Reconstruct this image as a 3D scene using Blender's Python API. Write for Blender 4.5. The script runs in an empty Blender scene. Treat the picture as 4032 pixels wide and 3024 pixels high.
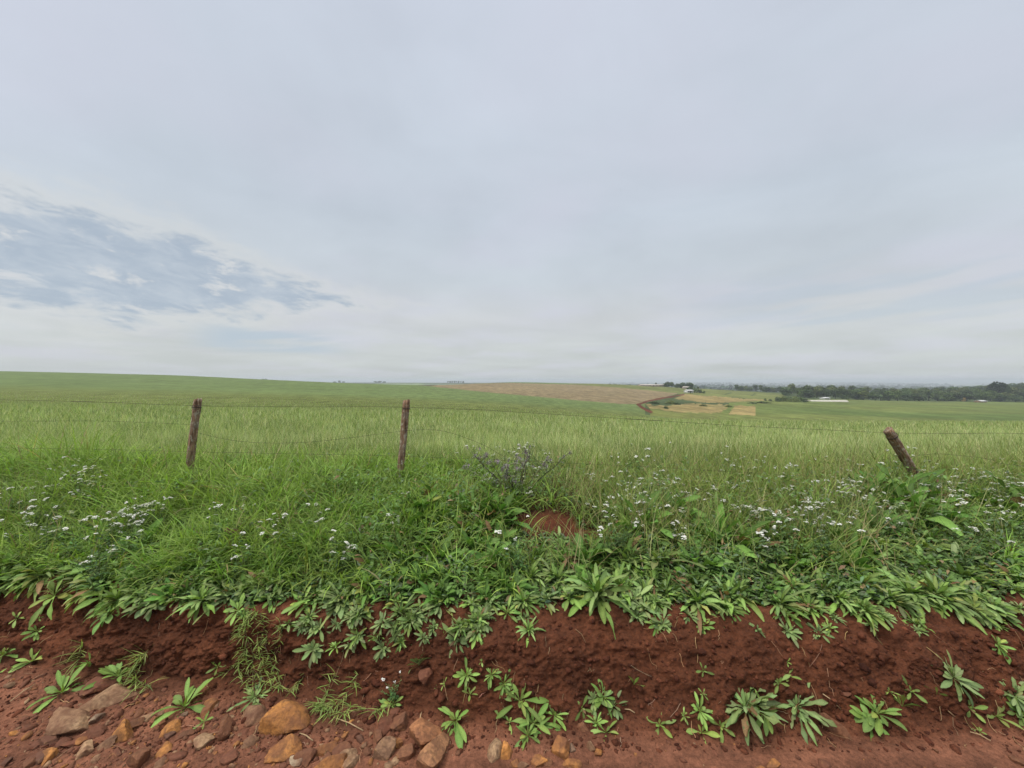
import bpy, math, random
import numpy as np
from mathutils import Vector, Matrix, Quaternion
from mathutils.bvhtree import BVHTree

rng = np.random.default_rng(11)
random.seed(11)
SC = bpy.context.scene
COL = SC.collection
F, CX, HR, EYE = 1500.0, 2016.0, 1500.0, 2.0
R = math.radians

# ------------------------------------------------------------------ helpers
def _hash(xi, yi, seed):
    h = (xi.astype(np.int64) * 374761393 + yi.astype(np.int64) * 668265263 + seed * 97471199) & 0xFFFFFFFF
    h = ((h ^ (h >> 13)) * 1274126177) & 0xFFFFFFFF
    h = h ^ (h >> 16)
    return h.astype(np.float64) / 4294967295.0

def vnoise(x, y, seed=0):
    x = np.asarray(x, float); y = np.asarray(y, float)
    xi = np.floor(x); yi = np.floor(y)
    fx = x - xi; fy = y - yi
    fx = fx * fx * fx * (fx * (fx * 6 - 15) + 10); fy = fy * fy * fy * (fy * (fy * 6 - 15) + 10)
    a = _hash(xi, yi, seed); b = _hash(xi + 1, yi, seed)
    c = _hash(xi, yi + 1, seed); d = _hash(xi + 1, yi + 1, seed)
    return ((a * (1 - fx) + b * fx) * (1 - fy) + (c * (1 - fx) + d * fx) * fy) * 2 - 1

def fbm(x, y, seed=0, octv=4, gain=.5):
    s = 0; a = 1; n = 0
    for o in range(octv):
        s = s + a * vnoise(x * 2 ** o + o * 17.3, y * 2 ** o - o * 9.1, seed + o * 31)
        n += a; a *= gain
    return s / n

def sstep(a, b, x):
    t = np.clip((x - a) / (b - a), 0, 1)
    return t * t * (3 - 2 * t)

def mesh_data(name, V, Fc, mat=None, col=None, smooth=True, mats=None, midx=None):
    V = np.asarray(V, np.float32).reshape(-1, 3)
    me = bpy.data.meshes.new(name)
    if isinstance(Fc, np.ndarray):
        Fc = [Fc]
    Fc = [np.asarray(f, np.int32) for f in Fc if len(f)]
    me.vertices.add(len(V)); me.vertices.foreach_set('co', V.ravel())
    lv = np.concatenate([f.ravel() for f in Fc])
    cnt = np.concatenate([np.full(len(f), f.shape[1], np.int32) for f in Fc])
    me.loops.add(len(lv)); me.loops.foreach_set('vertex_index', lv)
    st = np.concatenate([[0], np.cumsum(cnt)[:-1]]).astype(np.int32)
    me.polygons.add(len(cnt)); me.polygons.foreach_set('loop_start', st)
    me.update(calc_edges=True)
    if smooth:
        me.polygons.foreach_set('use_smooth', np.ones(len(cnt), bool))
    if col is not None:
        c = np.ones((len(V), 4), np.float32); c[:, :3] = np.asarray(col, np.float32).reshape(-1, 3)
        at = me.color_attributes.new('Col', 'FLOAT_COLOR', 'POINT')
        at.data.foreach_set('color', c.ravel())
    if mat:
        me.materials.append(mat)
    return me

def link(name, data, parent=None, loc=None):
    o = bpy.data.objects.new(name, data)
    COL.objects.link(o)
    if parent: o.parent = parent
    if loc is not None: o.location = loc
    return o

def tag(o, label=None, cat=None, group=None, kind=None):
    if label: o['label'] = label
    if cat: o['category'] = cat
    if group: o['group'] = group
    if kind: o['kind'] = kind
    return o

def copy_tree(o, parent=None):
    c = o.copy(); COL.objects.link(c)
    c.parent = parent
    if parent: c.matrix_parent_inverse = o.matrix_parent_inverse
    for ch in list(o.children):
        copy_tree(ch, c)
    return c

class MB:
    """collects vertex / face arrays"""
    def __init__(s): s.V = []; s.Q = []; s.T = []; s.C = []; s.n = 0
    def add(s, V, Q=None, T=None, C=None):
        V = np.asarray(V, float).reshape(-1, 3)
        if Q is not None and len(Q): s.Q.append(np.asarray(Q) + s.n)
        if T is not None and len(T): s.T.append(np.asarray(T) + s.n)
        s.V.append(V)
        if C is None: C = np.ones((len(V), 3)) * .5
        C = np.broadcast_to(np.asarray(C, float).reshape(-1, 3), (len(V), 3))
        s.C.append(C); s.n += len(V)
    def mesh(s, name, mat, smooth=True):
        f = []
        if s.Q: f.append(np.concatenate(s.Q))
        if s.T: f.append(np.concatenate(s.T))
        return mesh_data(name, np.concatenate(s.V), f, mat, np.concatenate(s.C), smooth)
    def obj(s, name, mat, parent=None, smooth=True):
        return link(name, s.mesh(name, mat, smooth), parent)
    def box(s, x0, x1, y0, y1, z0, z1, C):
        V = [(x0,y0,z0),(x1,y0,z0),(x1,y1,z0),(x0,y1,z0),(x0,y0,z1),(x1,y0,z1),(x1,y1,z1),(x0,y1,z1)]
        s.add(V, [(0,3,2,1),(4,5,6,7),(0,1,5,4),(1,2,6,5),(2,3,7,6),(3,0,4,7)], None, C)

def tube(mb, pts, rad, C, k=6, cap=True):
    pts = np.asarray(pts, float); n = len(pts)
    rad = np.broadcast_to(np.asarray(rad, float), (n,))
    d = np.gradient(pts, axis=0); d /= np.linalg.norm(d, axis=1, keepdims=True) + 1e-9
    ref = np.array([0, 0, 1.]) if abs(d[:, 2]).mean() < .8 else np.array([1., 0, 0])
    a = np.cross(d, ref); a /= np.linalg.norm(a, axis=1, keepdims=True) + 1e-9
    b = np.cross(d, a)
    th = np.arange(k) * 2 * np.pi / k
    V = pts[:, None] + rad[:, None, None] * (a[:, None] * np.cos(th)[None, :, None] + b[:, None] * np.sin(th)[None, :, None])
    i = np.arange(n - 1)[:, None] * k; j = np.arange(k)[None]; j2 = (j + 1) % k
    Q = np.stack([i + j, i + j2, i + k + j2, i + k + j], -1).reshape(-1, 4)
    V = V.reshape(-1, 3)
    T = None
    if cap:
        V = np.vstack([V, pts[0], pts[-1]]); m = n * k
        T = [(m, jj2, jj) for jj, jj2 in zip(range(k), [(q + 1) % k for q in range(k)])]
        T += [(m + 1, (n - 1) * k + q, (n - 1) * k + (q + 1) % k) for q in range(k)]
    mb.add(V, Q, T, C)

PROF_OBOV = np.array([.16, .18, .34, .66, .95, 1., .80, .20])
PROF_LANC = np.array([.18, .32, .62, .88, 1., .90, .62, .08])
PROF_OBL = np.array([.22, .26, .46, .76, 1., 1., .78, .22])
PROF_OVAL = np.array([.12, .50, .92, 1., .72, .05])
PROF_GRASS = np.array([.8, 1., .85, .55, .06])
PROF_G3 = np.array([.9, 1., .6, .06])

def leaves(mb, P, az, el, bend, L, W, prof, col, fold=.25, roll=0., wav=0., three=True, rib=1.25, tipcol=None):
    P = np.asarray(P, float).reshape(-1, 3); N = len(P); S = len(prof) - 1
    bc = lambda v: np.broadcast_to(np.asarray(v, float), (N,))
    az, el, bend, L, W, fold, roll, wav = map(bc, (az, el, bend, L, W, fold, roll, wav))
    t = np.linspace(0, 1, S + 1)[None]
    e = el[:, None] - bend[:, None] * t ** 1.2
    ca, sa = np.cos(az)[:, None], np.sin(az)[:, None]
    d = np.stack([np.cos(e) * ca, np.cos(e) * sa, np.sin(e)], -1)
    st = (d[:, :-1] + d[:, 1:]) * .5 * (L / S)[:, None, None]
    pos = np.concatenate([np.zeros((N, 1, 3)), np.cumsum(st, 1)], 1) + P[:, None]
    side = np.stack([-sa + 0 * e, ca + 0 * e, 0 * e], -1)
    nrm = np.cross(d, side)
    cr, sr = np.cos(roll)[:, None, None], np.sin(roll)[:, None, None]
    side, nrm = side * cr + nrm * sr, nrm * cr - side * sr
    w = (W[:, None] * prof[None] * .5)[..., None]
    cf, sf = np.cos(fold)[:, None, None], np.sin(fold)[:, None, None]
    ph = (np.arange(N) * 2.399)[:, None]
    wv = (wav[:, None] * np.sin(t * 13 + ph))[..., None] * w
    wv2 = (wav[:, None] * np.sin(t * 14 + ph + 2))[..., None] * w
    lf = pos - side * w * cf + nrm * (w * sf + wv)
    rt = pos + side * w * cf + nrm * (w * sf + wv2)
    col = np.broadcast_to(np.asarray(col, float), (N, 3))
    C = np.broadcast_to(col[:, None, None], (N, S + 1, 3 if three else 2, 3)).copy()
    if tipcol is not None:
        tc = np.broadcast_to(np.asarray(tipcol, float), (N, 3))
        f = (t[0] ** 2)[None, :, None, None]
        C = C * (1 - f) + tc[:, None, None] * f
    if three:
        V = np.stack([lf, pos, rt], 2); C[:, :, 1] *= rib; k = 3
    else:
        V = np.stack([lf, rt], 2); k = 2
    base = (np.arange(N) * (S + 1) * k)[:, None, None]
    i = (np.arange(S) * k)[None, :, None]; j = np.arange(k - 1)[None, None]
    b = base + i + j
    Q = np.stack([b, b + 1, b + k + 1, b + k], -1).reshape(-1, 4)
    mb.add(V.reshape(-1, 3), Q, None, C.reshape(-1, 3))

def vary(col, n, dv=.2, dh=.08):
    c = np.asarray(col, float)[None] * (1 + rng.normal(0, dv, (n, 1)))
    c = c * (1 + rng.normal(0, dh, (n, 3)))
    return np.clip(c, .004, .9)

# ------------------------------------------------------------------ materials
class NT:
    def __init__(s, tree): s.t = tree
    def n(s, typ, **kw):
        nd = s.t.nodes.new(typ)
        for k, v in kw.items(): setattr(nd, k, v)
        return nd
    def put(s, sock, v):
        if isinstance(v, bpy.types.NodeSocket): s.t.links.new(v, sock)
        else: sock.default_value = v
    def m(s, op, a, b=0., c=None, clamp=False):
        nd = s.n('ShaderNodeMath', operation=op, use_clamp=clamp)
        s.put(nd.inputs[0], a); s.put(nd.inputs[1], b)
        if c is not None: s.put(nd.inputs[2], c)
        return nd.outputs[0]
    def mix(s, f, a, b, mode='MIX'):
        nd = s.n('ShaderNodeMix', data_type='RGBA', blend_type=mode)
        s.put(nd.inputs[0], f); s.put(nd.inputs[6], a); s.put(nd.inputs[7], b)
        return nd.outputs[2]
    def noise(s, vec, scale, detail=4., rough=.55, dist=0.):
        nd = s.n('ShaderNodeTexNoise')
        s.put(nd.inputs['Vector'], vec); nd.inputs['Scale'].default_value = scale
        nd.inputs['Detail'].default_value = detail; nd.inputs['Roughness'].default_value = rough
        nd.inputs['Distortion'].default_value = dist
        return nd.outputs[0]
    def rng(s, v, a, b, c, d, smooth=True):
        nd = s.n('ShaderNodeMapRange', interpolation_type='SMOOTHSTEP' if smooth else 'LINEAR')
        s.put(nd.inputs[0], v)
        for i, q in enumerate((a, b, c, d)): nd.inputs[i + 1].default_value = q
        return nd.outputs[0]
    def scl(s, vec, sc):
        nd = s.n('ShaderNodeMapping'); s.put(nd.inputs[0], vec); nd.inputs[3].default_value = sc
        return nd.outputs[0]

def new_mat(name):
    m = bpy.data.materials.new(name); m.use_nodes = True
    t = NT(m.node_tree); m.node_tree.nodes.clear()
    out = t.n('ShaderNodeOutputMaterial')
    return m, t, out

def pbsdf(t, base, rough=.6, spec=.3, normal=None):
    p = t.n('ShaderNodeBsdfPrincipled')
    t.put(p.inputs['Base Color'], base); t.put(p.inputs['Roughness'], rough)
    t.put(p.inputs['Specular IOR Level'], spec)
    if normal is not None: t.put(p.inputs['Normal'], normal)
    return p

def attr(t):
    a = t.n('ShaderNodeAttribute'); a.attribute_name = 'Col'
    return a.outputs['Color']

def leaf_mat(name, rough=.55, spec=.3, trans=.28, objvar=.22, mottle=30.):
    m, t, out = new_mat(name)
    c = attr(t)
    oi = t.n('ShaderNodeObjectInfo')
    g = t.rng(oi.outputs['Random'], 0, 1, 1 - objvar, 1 + objvar, False)
    tc = t.n('ShaderNodeTexCoord')
    nz = t.noise(tc.outputs['Object'], mottle, 3)
    g2 = t.rng(nz, .3, .7, .86, 1.14)
    g = t.m('MULTIPLY', g, g2)
    cmb = t.n('ShaderNodeCombineColor'); [t.put(cmb.inputs[i], g) for i in range(3)]
    c = t.mix(1., c, cmb.outputs[0], 'MULTIPLY')
    p = pbsdf(t, c, rough, spec)
    tr = t.n('ShaderNodeBsdfTranslucent')
    c2 = t.mix(1., c, (1.1, 1.25, .55, 1), 'MULTIPLY'); t.put(tr.inputs[0], c2)
    ms = t.n('ShaderNodeMixShader'); ms.inputs[0].default_value = trans
    t.put(ms.inputs[1], p.outputs[0]); t.put(ms.inputs[2], tr.outputs[0])
    t.put(out.inputs[0], ms.outputs[0])
    return m

def bumpy(t, h, strength, dist):
    b = t.n('ShaderNodeBump'); b.inputs['Strength'].default_value = strength
    b.inputs['Distance'].default_value = dist; t.put(b.inputs['Height'], h)
    return b.outputs[0]

def soil_mat():
    m, t, out = new_mat('red_soil')
    tc = t.n('ShaderNodeTexCoord'); P = tc.outputs['Object']
    c = attr(t)
    n1 = t.noise(P, 5., 6, .6); n2 = t.noise(P, 45., 5, .65); n3 = t.noise(P, 220., 3, .6)
    g = t.m('MULTIPLY', t.rng(n1, .3, .7, .74, 1.24), t.rng(n2, .3, .7, .72, 1.28))
    g = t.m('MULTIPLY', g, t.rng(n3, .3, .7, .84, 1.16))
    cmb = t.n('ShaderNodeCombineColor'); [t.put(cmb.inputs[i], g) for i in range(3)]
    c = t.mix(1., c, cmb.outputs[0], 'MULTIPLY')
    h = t.m('ADD', t.m('MULTIPLY', n2, .7), t.m('MULTIPLY', n3, .35))
    p = pbsdf(t, c, .88, .18, bumpy(t, h, 1.0, .016))
    t.put(out.inputs[0], p.outputs[0])
    return m

def field_mat(name, scale, lo=.8, hi=1.2, stretch=(1, .35, 1)):
    m, t, out = new_mat(name)
    g = t.n('ShaderNodeNewGeometry'); P = t.scl(g.outputs['Position'], stretch)
    c = attr(t)
    n1 = t.noise(P, scale, 5, .65); n2 = t.noise(P, scale * 9, 3, .6)
    v = t.m('MULTIPLY', t.rng(n1, .3, .7, lo, hi), t.rng(n2, .3, .7, .78, 1.22))
    cmb = t.n('ShaderNodeCombineColor'); [t.put(cmb.inputs[i], v) for i in range(3)]
    c = t.mix(1., c, cmb.outputs[0], 'MULTIPLY')
    p = pbsdf(t, c, .95, .05)
    t.put(out.inputs[0], p.outputs[0])
    return m

def rock_mat():
    m, t, out = new_mat('weathered_rock')
    tc = t.n('ShaderNodeTexCoord'); oi = t.n('ShaderNodeObjectInfo')
    av = t.n('ShaderNodeVectorMath', operation='ADD')
    g = t.n('ShaderNodeNewGeometry')
    t.put(av.inputs[0], g.outputs['Position']); 
    P = av.outputs[0]
    c = attr(t)
    n1 = t.noise(P, 16., 6, .65, .8); n2 = t.noise(P, 60., 4, .6); n3 = t.noise(P, 34., 5, .7, 1.5)
    c1 = t.mix(t.rng(n1, .42, .62, 0, .6), c, (.085, .042, .026, 1))
    c2 = t.mix(t.rng(n3, .56, .68, 0, .55), c1, (.32, .18, .065, 1))
    v = t.rng(n2, .3, .7, .72, 1.25)
    cmb = t.n('ShaderNodeCombineColor'); [t.put(cmb.inputs[i], v) for i in range(3)]
    c3 = t.mix(1., c2, cmb.outputs[0], 'MULTIPLY')
    # reddish dust that lies on every stone
    c3 = t.mix(t.rng(t.noise(P, 7., 4), .36, .64, .08, .62), c3, (.14, .057, .032, 1))
    h = t.m('ADD', t.m('MULTIPLY', n1, .6), t.m('MULTIPLY', n2, .5))
    p = pbsdf(t, c3, .82, .25, bumpy(t, h, .8, .012))
    t.put(out.inputs[0], p.outputs[0])
    return m

def wood_mat():
    m, t, out = new_mat('weathered_wood')
    tc = t.n('ShaderNodeTexCoord'); P = tc.outputs['Object']
    gr = t.noise(t.scl(P, (1, 1, .09)), 70., 5, .6)
    big = t.noise(P, 9., 4, .6); li = t.noise(t.scl(P, (1, 1, .6)), 26., 5, .7)
    c = t.mix(t.rng(gr, .35, .65, 0, 1), (.085, .052, .033, 1), (.34, .215, .135, 1))
    c = t.mix(t.rng(big, .45, .68, 0, .65), c, (.20, .18, .145, 1))
    c = t.mix(t.rng(li, .53, .60, 0, .85), c, (.36, .33, .26, 1))
    p = pbsdf(t, c, .9, .15, bumpy(t, gr, .8, .01))
    t.put(out.inputs[0], p.outputs[0])
    return m

def plain_mat(name, rgb, rough=.7, spec=.2, metal=0., nscale=12., var=.15):
    m, t, out = new_mat(name)
    tc = t.n('ShaderNodeTexCoord')
    nz = t.noise(tc.outputs['Object'], nscale, 4)
    c = t.mix(t.rng(nz, .3, .7, 0, 1), tuple(v * (1 - var) for v in rgb) + (1,), tuple(min(1, v * (1 + var)) for v in rgb) + (1,))
    p = pbsdf(t, c, rough, spec); p.inputs['Metallic'].default_value = metal
    t.put(out.inputs[0], p.outputs[0])
    return m

M_SOIL = soil_mat()
M_LEAF = leaf_mat('weed_leaf', .6, .2, .24)
M_GRASS = leaf_mat('grass_blade', .6, .2, .34, 0., 6.)
M_CROP = leaf_mat('crop_blade', .65, .15, .36, 0., 1.3)
M_STEM = leaf_mat('weed_stem', .6, .2, .1, .15)
M_TREE = leaf_mat('tree_leaf', .7, .15, .12, .28, .5)
M_ROCK = rock_mat()
M_WOOD = wood_mat()
M_WIRE = plain_mat('rusty_wire', (.055, .040, .032), .7, .3, .3, 40.)
M_DRY = leaf_mat('dry_straw_fibre', .8, .1, .1, .1)
M_PETAL = leaf_mat('white_petal', .6, .1, .3, .03, 3.)
M_BARK = plain_mat('tree_bark', (.07, .055, .045), .9, .1, 0., 2.)

# ------------------------------------------------------------------ near terrain: road, bank, verge
def rows_to_xy(pxs, rows, drop):
    Y = drop * F / (np.array(rows, float) - HR)
    return (np.array(pxs, float) - CX) / F * Y, Y

fx_, fy_ = rows_to_xy([-1500, -500, 0, 500, 1000, 1700, 2200, 3000, 3600, 4032, 4800, 6000],
                      [2540, 2570, 2600, 2660, 2740, 2830, 2870, 2920, 2900, 2860, 2820, 2800], 1.98)
lx_, ly_ = rows_to_xy([-1500, -500, 0, 250, 420, 520, 700, 1000, 1300, 1650, 1900, 2500, 3200, 3700, 4032, 4800, 6000],
                      [2220, 2240, 2250, 2265, 2262, 2350, 2395, 2400, 2375, 2370, 2395, 2385, 2415, 2395, 2350, 2330, 2320], 1.55)
ZL = .45
def foot_y(x): return np.interp(x, fx_, fy_) + .02 * vnoise(x * 1.7, x * 0, 5)
def lip_y(x): return np.interp(x, lx_, ly_) + .035 * vnoise(x * 2.3, x * 0, 6) + .02 * vnoise(x * 7.1, x * 0, 8)

xs = np.concatenate([np.linspace(-14, -4.8, 50)[:-1], np.linspace(-4.8, 4.9, 1080), np.linspace(4.9, 14, 50)[1:]])
NR, NFACE, NV = 170, 150, 150
tr = np.concatenate([np.linspace(-25, .6, 12)[:-1], np.linspace(.6, 1.35, 16)[:-1]])
X = []; Yg = []; Zg = []; zone = []
fy, ly = foot_y(xs), lip_y(xs)
rows = []
nroad = NR
for q in tr: rows.append((q + 0 * xs, 0 * xs, 0 * xs, 0 * xs))
nr2 = nroad - len(tr)
for k in range(nr2):
    u = k / nr2
    y = 1.35 + (fy - 1.35) * u
    z = .03 * u ** 3
    rows.append((y, z + 0 * xs, 0 * xs + u * .4, 0 * xs))
for k in range(NFACE):
    s = k / NFACE
    g = .72 * s ** .72 + .28 * s ** 5
    rows.append((fy + (ly - fy) * g, .03 + (ZL - .03) * s + 0 * xs, 0 * xs + 1, 0 * xs + s))
for k in range(NV):
    u = k / (NV - 1)
    y = ly + (6.62 - ly) * u ** 1.5
    up = sstep(0, 1, (y - ly) / 2.0)
    z = ZL + .02 * (1 - np.exp(-(y - ly) / .05)) + .26 * up - .06 * sstep(4.8, 6.6, y)
    rows.append((y, z, 0 * xs + 2, 0 * xs + 1 + u))
Yg = np.array([r[0] for r in rows]); Zg = np.array([r[1] for r in rows]); Sg = np.array([r[3] for r in rows])
Xg = np.broadcast_to(xs, Yg.shape).copy()
NRW = len(rows)
# normals (analytic frame in the y-z plane)
dy = np.gradient(Yg, axis=0); dz = np.gradient(Zg, axis=0)
ln = np.hypot(dy, dz) + 1e-9
ny, nz_ = -dz / ln, dy / ln
arc = np.cumsum(np.hypot(np.diff(Yg, axis=0, prepend=Yg[:1]), np.diff(Zg, axis=0, prepend=Zg[:1])), axis=0)
ri = np.arange(NRW)[:, None]
is_road = ri < nroad; is_face = (ri >= nroad) & (ri < nroad + NFACE)
u_road = np.clip((Yg - 1.3) / (foot_y(Xg) - 1.3), 0, 1)
wf = np.where(is_face, sstep(0, .12, Sg) * (1 - .55 * sstep(.85, 1.0, Sg)), np.where(is_road, .10 * u_road ** 8, .45 * np.exp(-(Sg - 1) * 10)))
big = fbm(Xg * 1.3, arc * 1.6, 21, 3)
ledge = fbm(Xg * 1.1, arc * 9., 22, 3)
med = fbm(Xg * 6, arc * 7, 23, 3)
cl = fbm(Xg * 17, arc * 19, 24, 3, .6)
fine = fbm(Xg * 55, arc * 60, 25, 2)
clod = np.clip(vnoise(Xg * 26, arc * 26, 26) - .25, 0, 1) * (vnoise(Xg * 3, arc * 3, 27) > -.1)
disp = wf * (.060 * big + .018 * ledge + .034 * med + .026 * cl + .008 * fine + .026 * clod - .022 * np.clip(fbm(Xg * 8, arc * .9, 28, 3) - .12, 0, 1) * 2)
# road: shallow water-worn ridges and pitted grit on the left
rid = fbm(Xg * 2.2 + Yg * 1.2, Yg * 9, 31, 3)
leftg = sstep(.6, -.6, Xg)
rd = np.where(is_road, 1, 0) * sstep(0, .5, u_road)
disp = disp + rd * (.010 * rid + (.004 + .012 * leftg) * fbm(Xg * 9, Yg * 11, 32, 4, .6) + .003 * fine * (1 + leftg))
vg = np.where((~is_road) & (~is_face), 1, 0)
disp = disp + vg * sstep(1.0, 1.15, Sg) * (.035 * fbm(Xg * 1.6, Yg * 1.6, 33, 3) + .012 * fbm(Xg * 9, Yg * 9, 34, 3))
Yd = Yg + ny * disp; Zd = Zg + nz_ * disp
# colours of the soil itself
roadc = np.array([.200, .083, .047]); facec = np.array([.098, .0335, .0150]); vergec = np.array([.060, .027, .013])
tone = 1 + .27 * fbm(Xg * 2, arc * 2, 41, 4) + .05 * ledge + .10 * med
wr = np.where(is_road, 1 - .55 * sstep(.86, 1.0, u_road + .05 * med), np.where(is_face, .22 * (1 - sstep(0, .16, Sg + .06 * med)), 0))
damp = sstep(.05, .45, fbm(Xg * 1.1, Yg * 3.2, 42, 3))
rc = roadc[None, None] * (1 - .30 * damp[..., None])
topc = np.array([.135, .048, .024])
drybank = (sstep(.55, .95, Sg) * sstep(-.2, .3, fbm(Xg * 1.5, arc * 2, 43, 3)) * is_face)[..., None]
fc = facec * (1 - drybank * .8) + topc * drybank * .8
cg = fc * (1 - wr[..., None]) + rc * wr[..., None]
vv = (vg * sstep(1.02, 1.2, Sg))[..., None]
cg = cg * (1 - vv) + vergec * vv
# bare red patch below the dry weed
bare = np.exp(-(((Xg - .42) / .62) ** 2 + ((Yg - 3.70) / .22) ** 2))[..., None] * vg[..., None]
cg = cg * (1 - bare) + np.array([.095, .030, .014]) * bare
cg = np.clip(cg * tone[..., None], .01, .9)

NC = len(xs)
VV = np.stack([Xg, Yd, Zd], -1).reshape(-1, 3)
idx = np.arange(NRW * NC).reshape(NRW, NC)
def grid_quads(r0, r1):
    a = idx[r0:r1, :-1]; b = idx[r0:r1, 1:]; c = idx[r0 + 1:r1 + 1, 1:]; d = idx[r0 + 1:r1 + 1, :-1]
    return np.stack([a, b, c, d], -1).reshape(-1, 4)
def sub_grid(name, r0, r1):
    sl = slice(r0, r1 + 1)
    v = np.stack([Xg, Yd, Zd], -1)[sl].reshape(-1, 3)
    q = grid_quads(r0, r1) - r0 * NC
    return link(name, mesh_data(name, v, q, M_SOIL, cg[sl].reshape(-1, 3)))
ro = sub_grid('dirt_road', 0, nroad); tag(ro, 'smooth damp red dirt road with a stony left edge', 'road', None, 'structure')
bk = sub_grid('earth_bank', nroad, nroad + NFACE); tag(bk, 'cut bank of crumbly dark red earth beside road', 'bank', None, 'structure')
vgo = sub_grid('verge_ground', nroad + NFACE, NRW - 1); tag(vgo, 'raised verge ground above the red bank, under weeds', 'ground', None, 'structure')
BV = BVHTree.FromPolygons(VV[:, :].tolist(), grid_quads(len(tr), NRW - 1).tolist())

CAM = Vector((0, 0, EYE))
def hit(px, row):
    d = Vector(((px - CX) / F, 1, -(row - HR) / F)).normalized()
    loc, nrm, i, dist = BV.ray_cast(CAM + d * 1.0, d)
    if loc is None: return None, None
    if nrm.z < 0: nrm = -nrm
    return loc, nrm
def ground(x, y):
    loc, nrm, i, dist = BV.ray_cast(Vector((x, y, 3)), Vector((0, 0, -1)))
    if loc is None: return .6
    return loc.z
_gx = np.linspace(-13.5, 13.5, 541); _gy = np.linspace(1.4, 6.6, 261)
_row_y = Yd  # height lookup table from the displaced grid
def _build_table():
    T = np.zeros((len(_gy), len(_gx)))
    ci = np.searchsorted(xs, _gx).clip(0, NC - 1)
    for k, c in enumerate(ci):
        T[:, k] = np.interp(_gy, np.maximum.accumulate(Yd[:, c]), Zd[:, c])
    return T
GT = _build_table()
def gz(x, y):
    x = np.asarray(x); y = np.asarray(y)
    u = np.clip((x - _gx[0]) / (_gx[1] - _gx[0]), 0, len(_gx) - 1.001); v = np.clip((y - _gy[0]) / (_gy[1] - _gy[0]), 0, len(_gy) - 1.001)
    i = u.astype(int); j = v.astype(int); fu = u - i; fv = v - j
    return (GT[j, i] * (1 - fu) + GT[j, i + 1] * fu) * (1 - fv) + (GT[j + 1, i] * (1 - fu) + GT[j + 1, i + 1] * fu) * fv

# ------------------------------------------------------------------ far terrain: fields, valley, hills
CY = [6, 12, 25, 45, 70, 110, 160, 220, 300, 400, 480, 560, 900, 1500, 3000, 9500]
# drop below eye level of the ground
CTRL = {
 -1300: [1.33, 1.5, 1.8, 2.3, 1.5, .1, -3.0, -6.5, -8, -6, -2, 4, 26, 38, 42, 38],
 0:    [1.33, 1.58, 1.95, 2.6, 1.9, .75, -1.6, -5.9, -7.4, -4, 2, 8, 28, 38, 42, 38],
 700:  [1.33, 1.62, 2.1, 2.85, 2.55, 1.9, .4, -3.3, -4.2, -1, 4, 10, 30, 38, 42, 38],
 1300: [1.33, 1.66, 2.25, 3.1, 3.27, 3.3, 2.6, 1.0, 1.2, 5, 8, 12, 24, 4.4, 34, 38],
 1650: [1.33, 1.68, 2.3, 3.3, 3.85, 4.2, 3.95, 3.1, 3.2, 5.4, 8, 12, 24, 4.4, 34, 38],
 2000: [1.33, 1.72, 2.45, 3.7, 4.5, 5.4, 5.9, 5.0, 3.0, 1.1, .9, 3, 20, 6, 34, 38],
 2450: [1.33, 1.78, 2.7, 4.3, 6.4, 7.7, 9.3, 9.1, 6.8, 4.3, 3.9, 6, 30, 38, 40, 38],
 2700: [1.33, 1.82, 2.85, 4.6, 8.2, 10.0, 11.4, 11.4, 9.8, 8.0, 8.4, 11, 32, 40, 42, 38],
 3000: [1.33, 1.85, 2.95, 4.7, 8.8, 11.2, 12.0, 12.0, 12.0, 11.5, 13.0, 17, 36, 42, 43, 38],
 3500: [1.33, 1.88, 3.0, 4.75, 8.8, 11.8, 12.5, 13.0, 15.6, 16.5, 20, 24, 38, 43, 44, 38],
 4032: [1.33, 1.88, 3.0, 4.75, 8.8, 12.2, 13.2, 13.8, 17.2, 11.0, 10.6, 14, 34, 42, 44, 38],
 5400: [1.33, 1.88, 3.0, 4.75, 8.8, 12.2, 13.2, 13.8, 17.2, 10.5, 10, 12, 34, 42, 44, 38],
}
pxg = np.concatenate([np.arange(-1300, -60, 40), np.arange(-60, 4100, 5), np.arange(4100, 5400, 40)]).astype(float)
Yr = np.concatenate([np.geomspace(6.5, 100, 90)[:-1], np.linspace(100, 460, 270)[:-1], np.geomspace(460, 9500, 130)])
ckeys = sorted(CTRL)
def build_far():
    lY = np.log(CY); fineL = np.linspace(lY[0], lY[-1], 600)
    def smooth(a, n):
        k = np.hanning(n + 2)[1:-1]; k /= k.sum()
        p = np.pad(a, n // 2, mode='edge')
        return np.convolve(p, k, 'valid')[:len(a)]
    cols = np.array([smooth(np.interp(fineL, lY, CTRL[c]), 31) for c in ckeys])
    fp = np.arange(-1300, 5401, 20.)
    T = np.array([smooth(np.interp(fp, ckeys, cols[:, j]), 13) for j in range(600)])  # (600, nfp)
    return fineL, fp, T
FL, FP, FT = build_far()
def zfar(px, Y):
    px = np.asarray(px, float); Y = np.asarray(Y, float)
    u = np.clip((px - FP[0]) / 20., 0, len(FP) - 1.001); v = np.clip((np.log(Y) - FL[0]) / (FL[1] - FL[0]), 0, 598.999)
    i = u.astype(int); j = v.astype(int); a = u - i; b = v - j
    d = (FT[j, i] * (1 - a) + FT[j, i + 1] * a) * (1 - b) + (FT[j + 1, i] * (1 - a) + FT[j + 1, i + 1] * a) * b
    x = (px - CX) / F * Y
    far = sstep(1100, 2200, Y)
    hills = far * (9 * fbm(x / 1500., Y / 1300., 51, 3) + 4 * fbm(x / 500., Y / 420., 52, 2))
    sm = (1 - far) * sstep(20, 90, Y) * .12 * fbm(x / 25., Y / 25., 53, 2)
    return EYE - d + hills + sm - .0
PG, YG = np.meshgrid(pxg, Yr)
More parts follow.
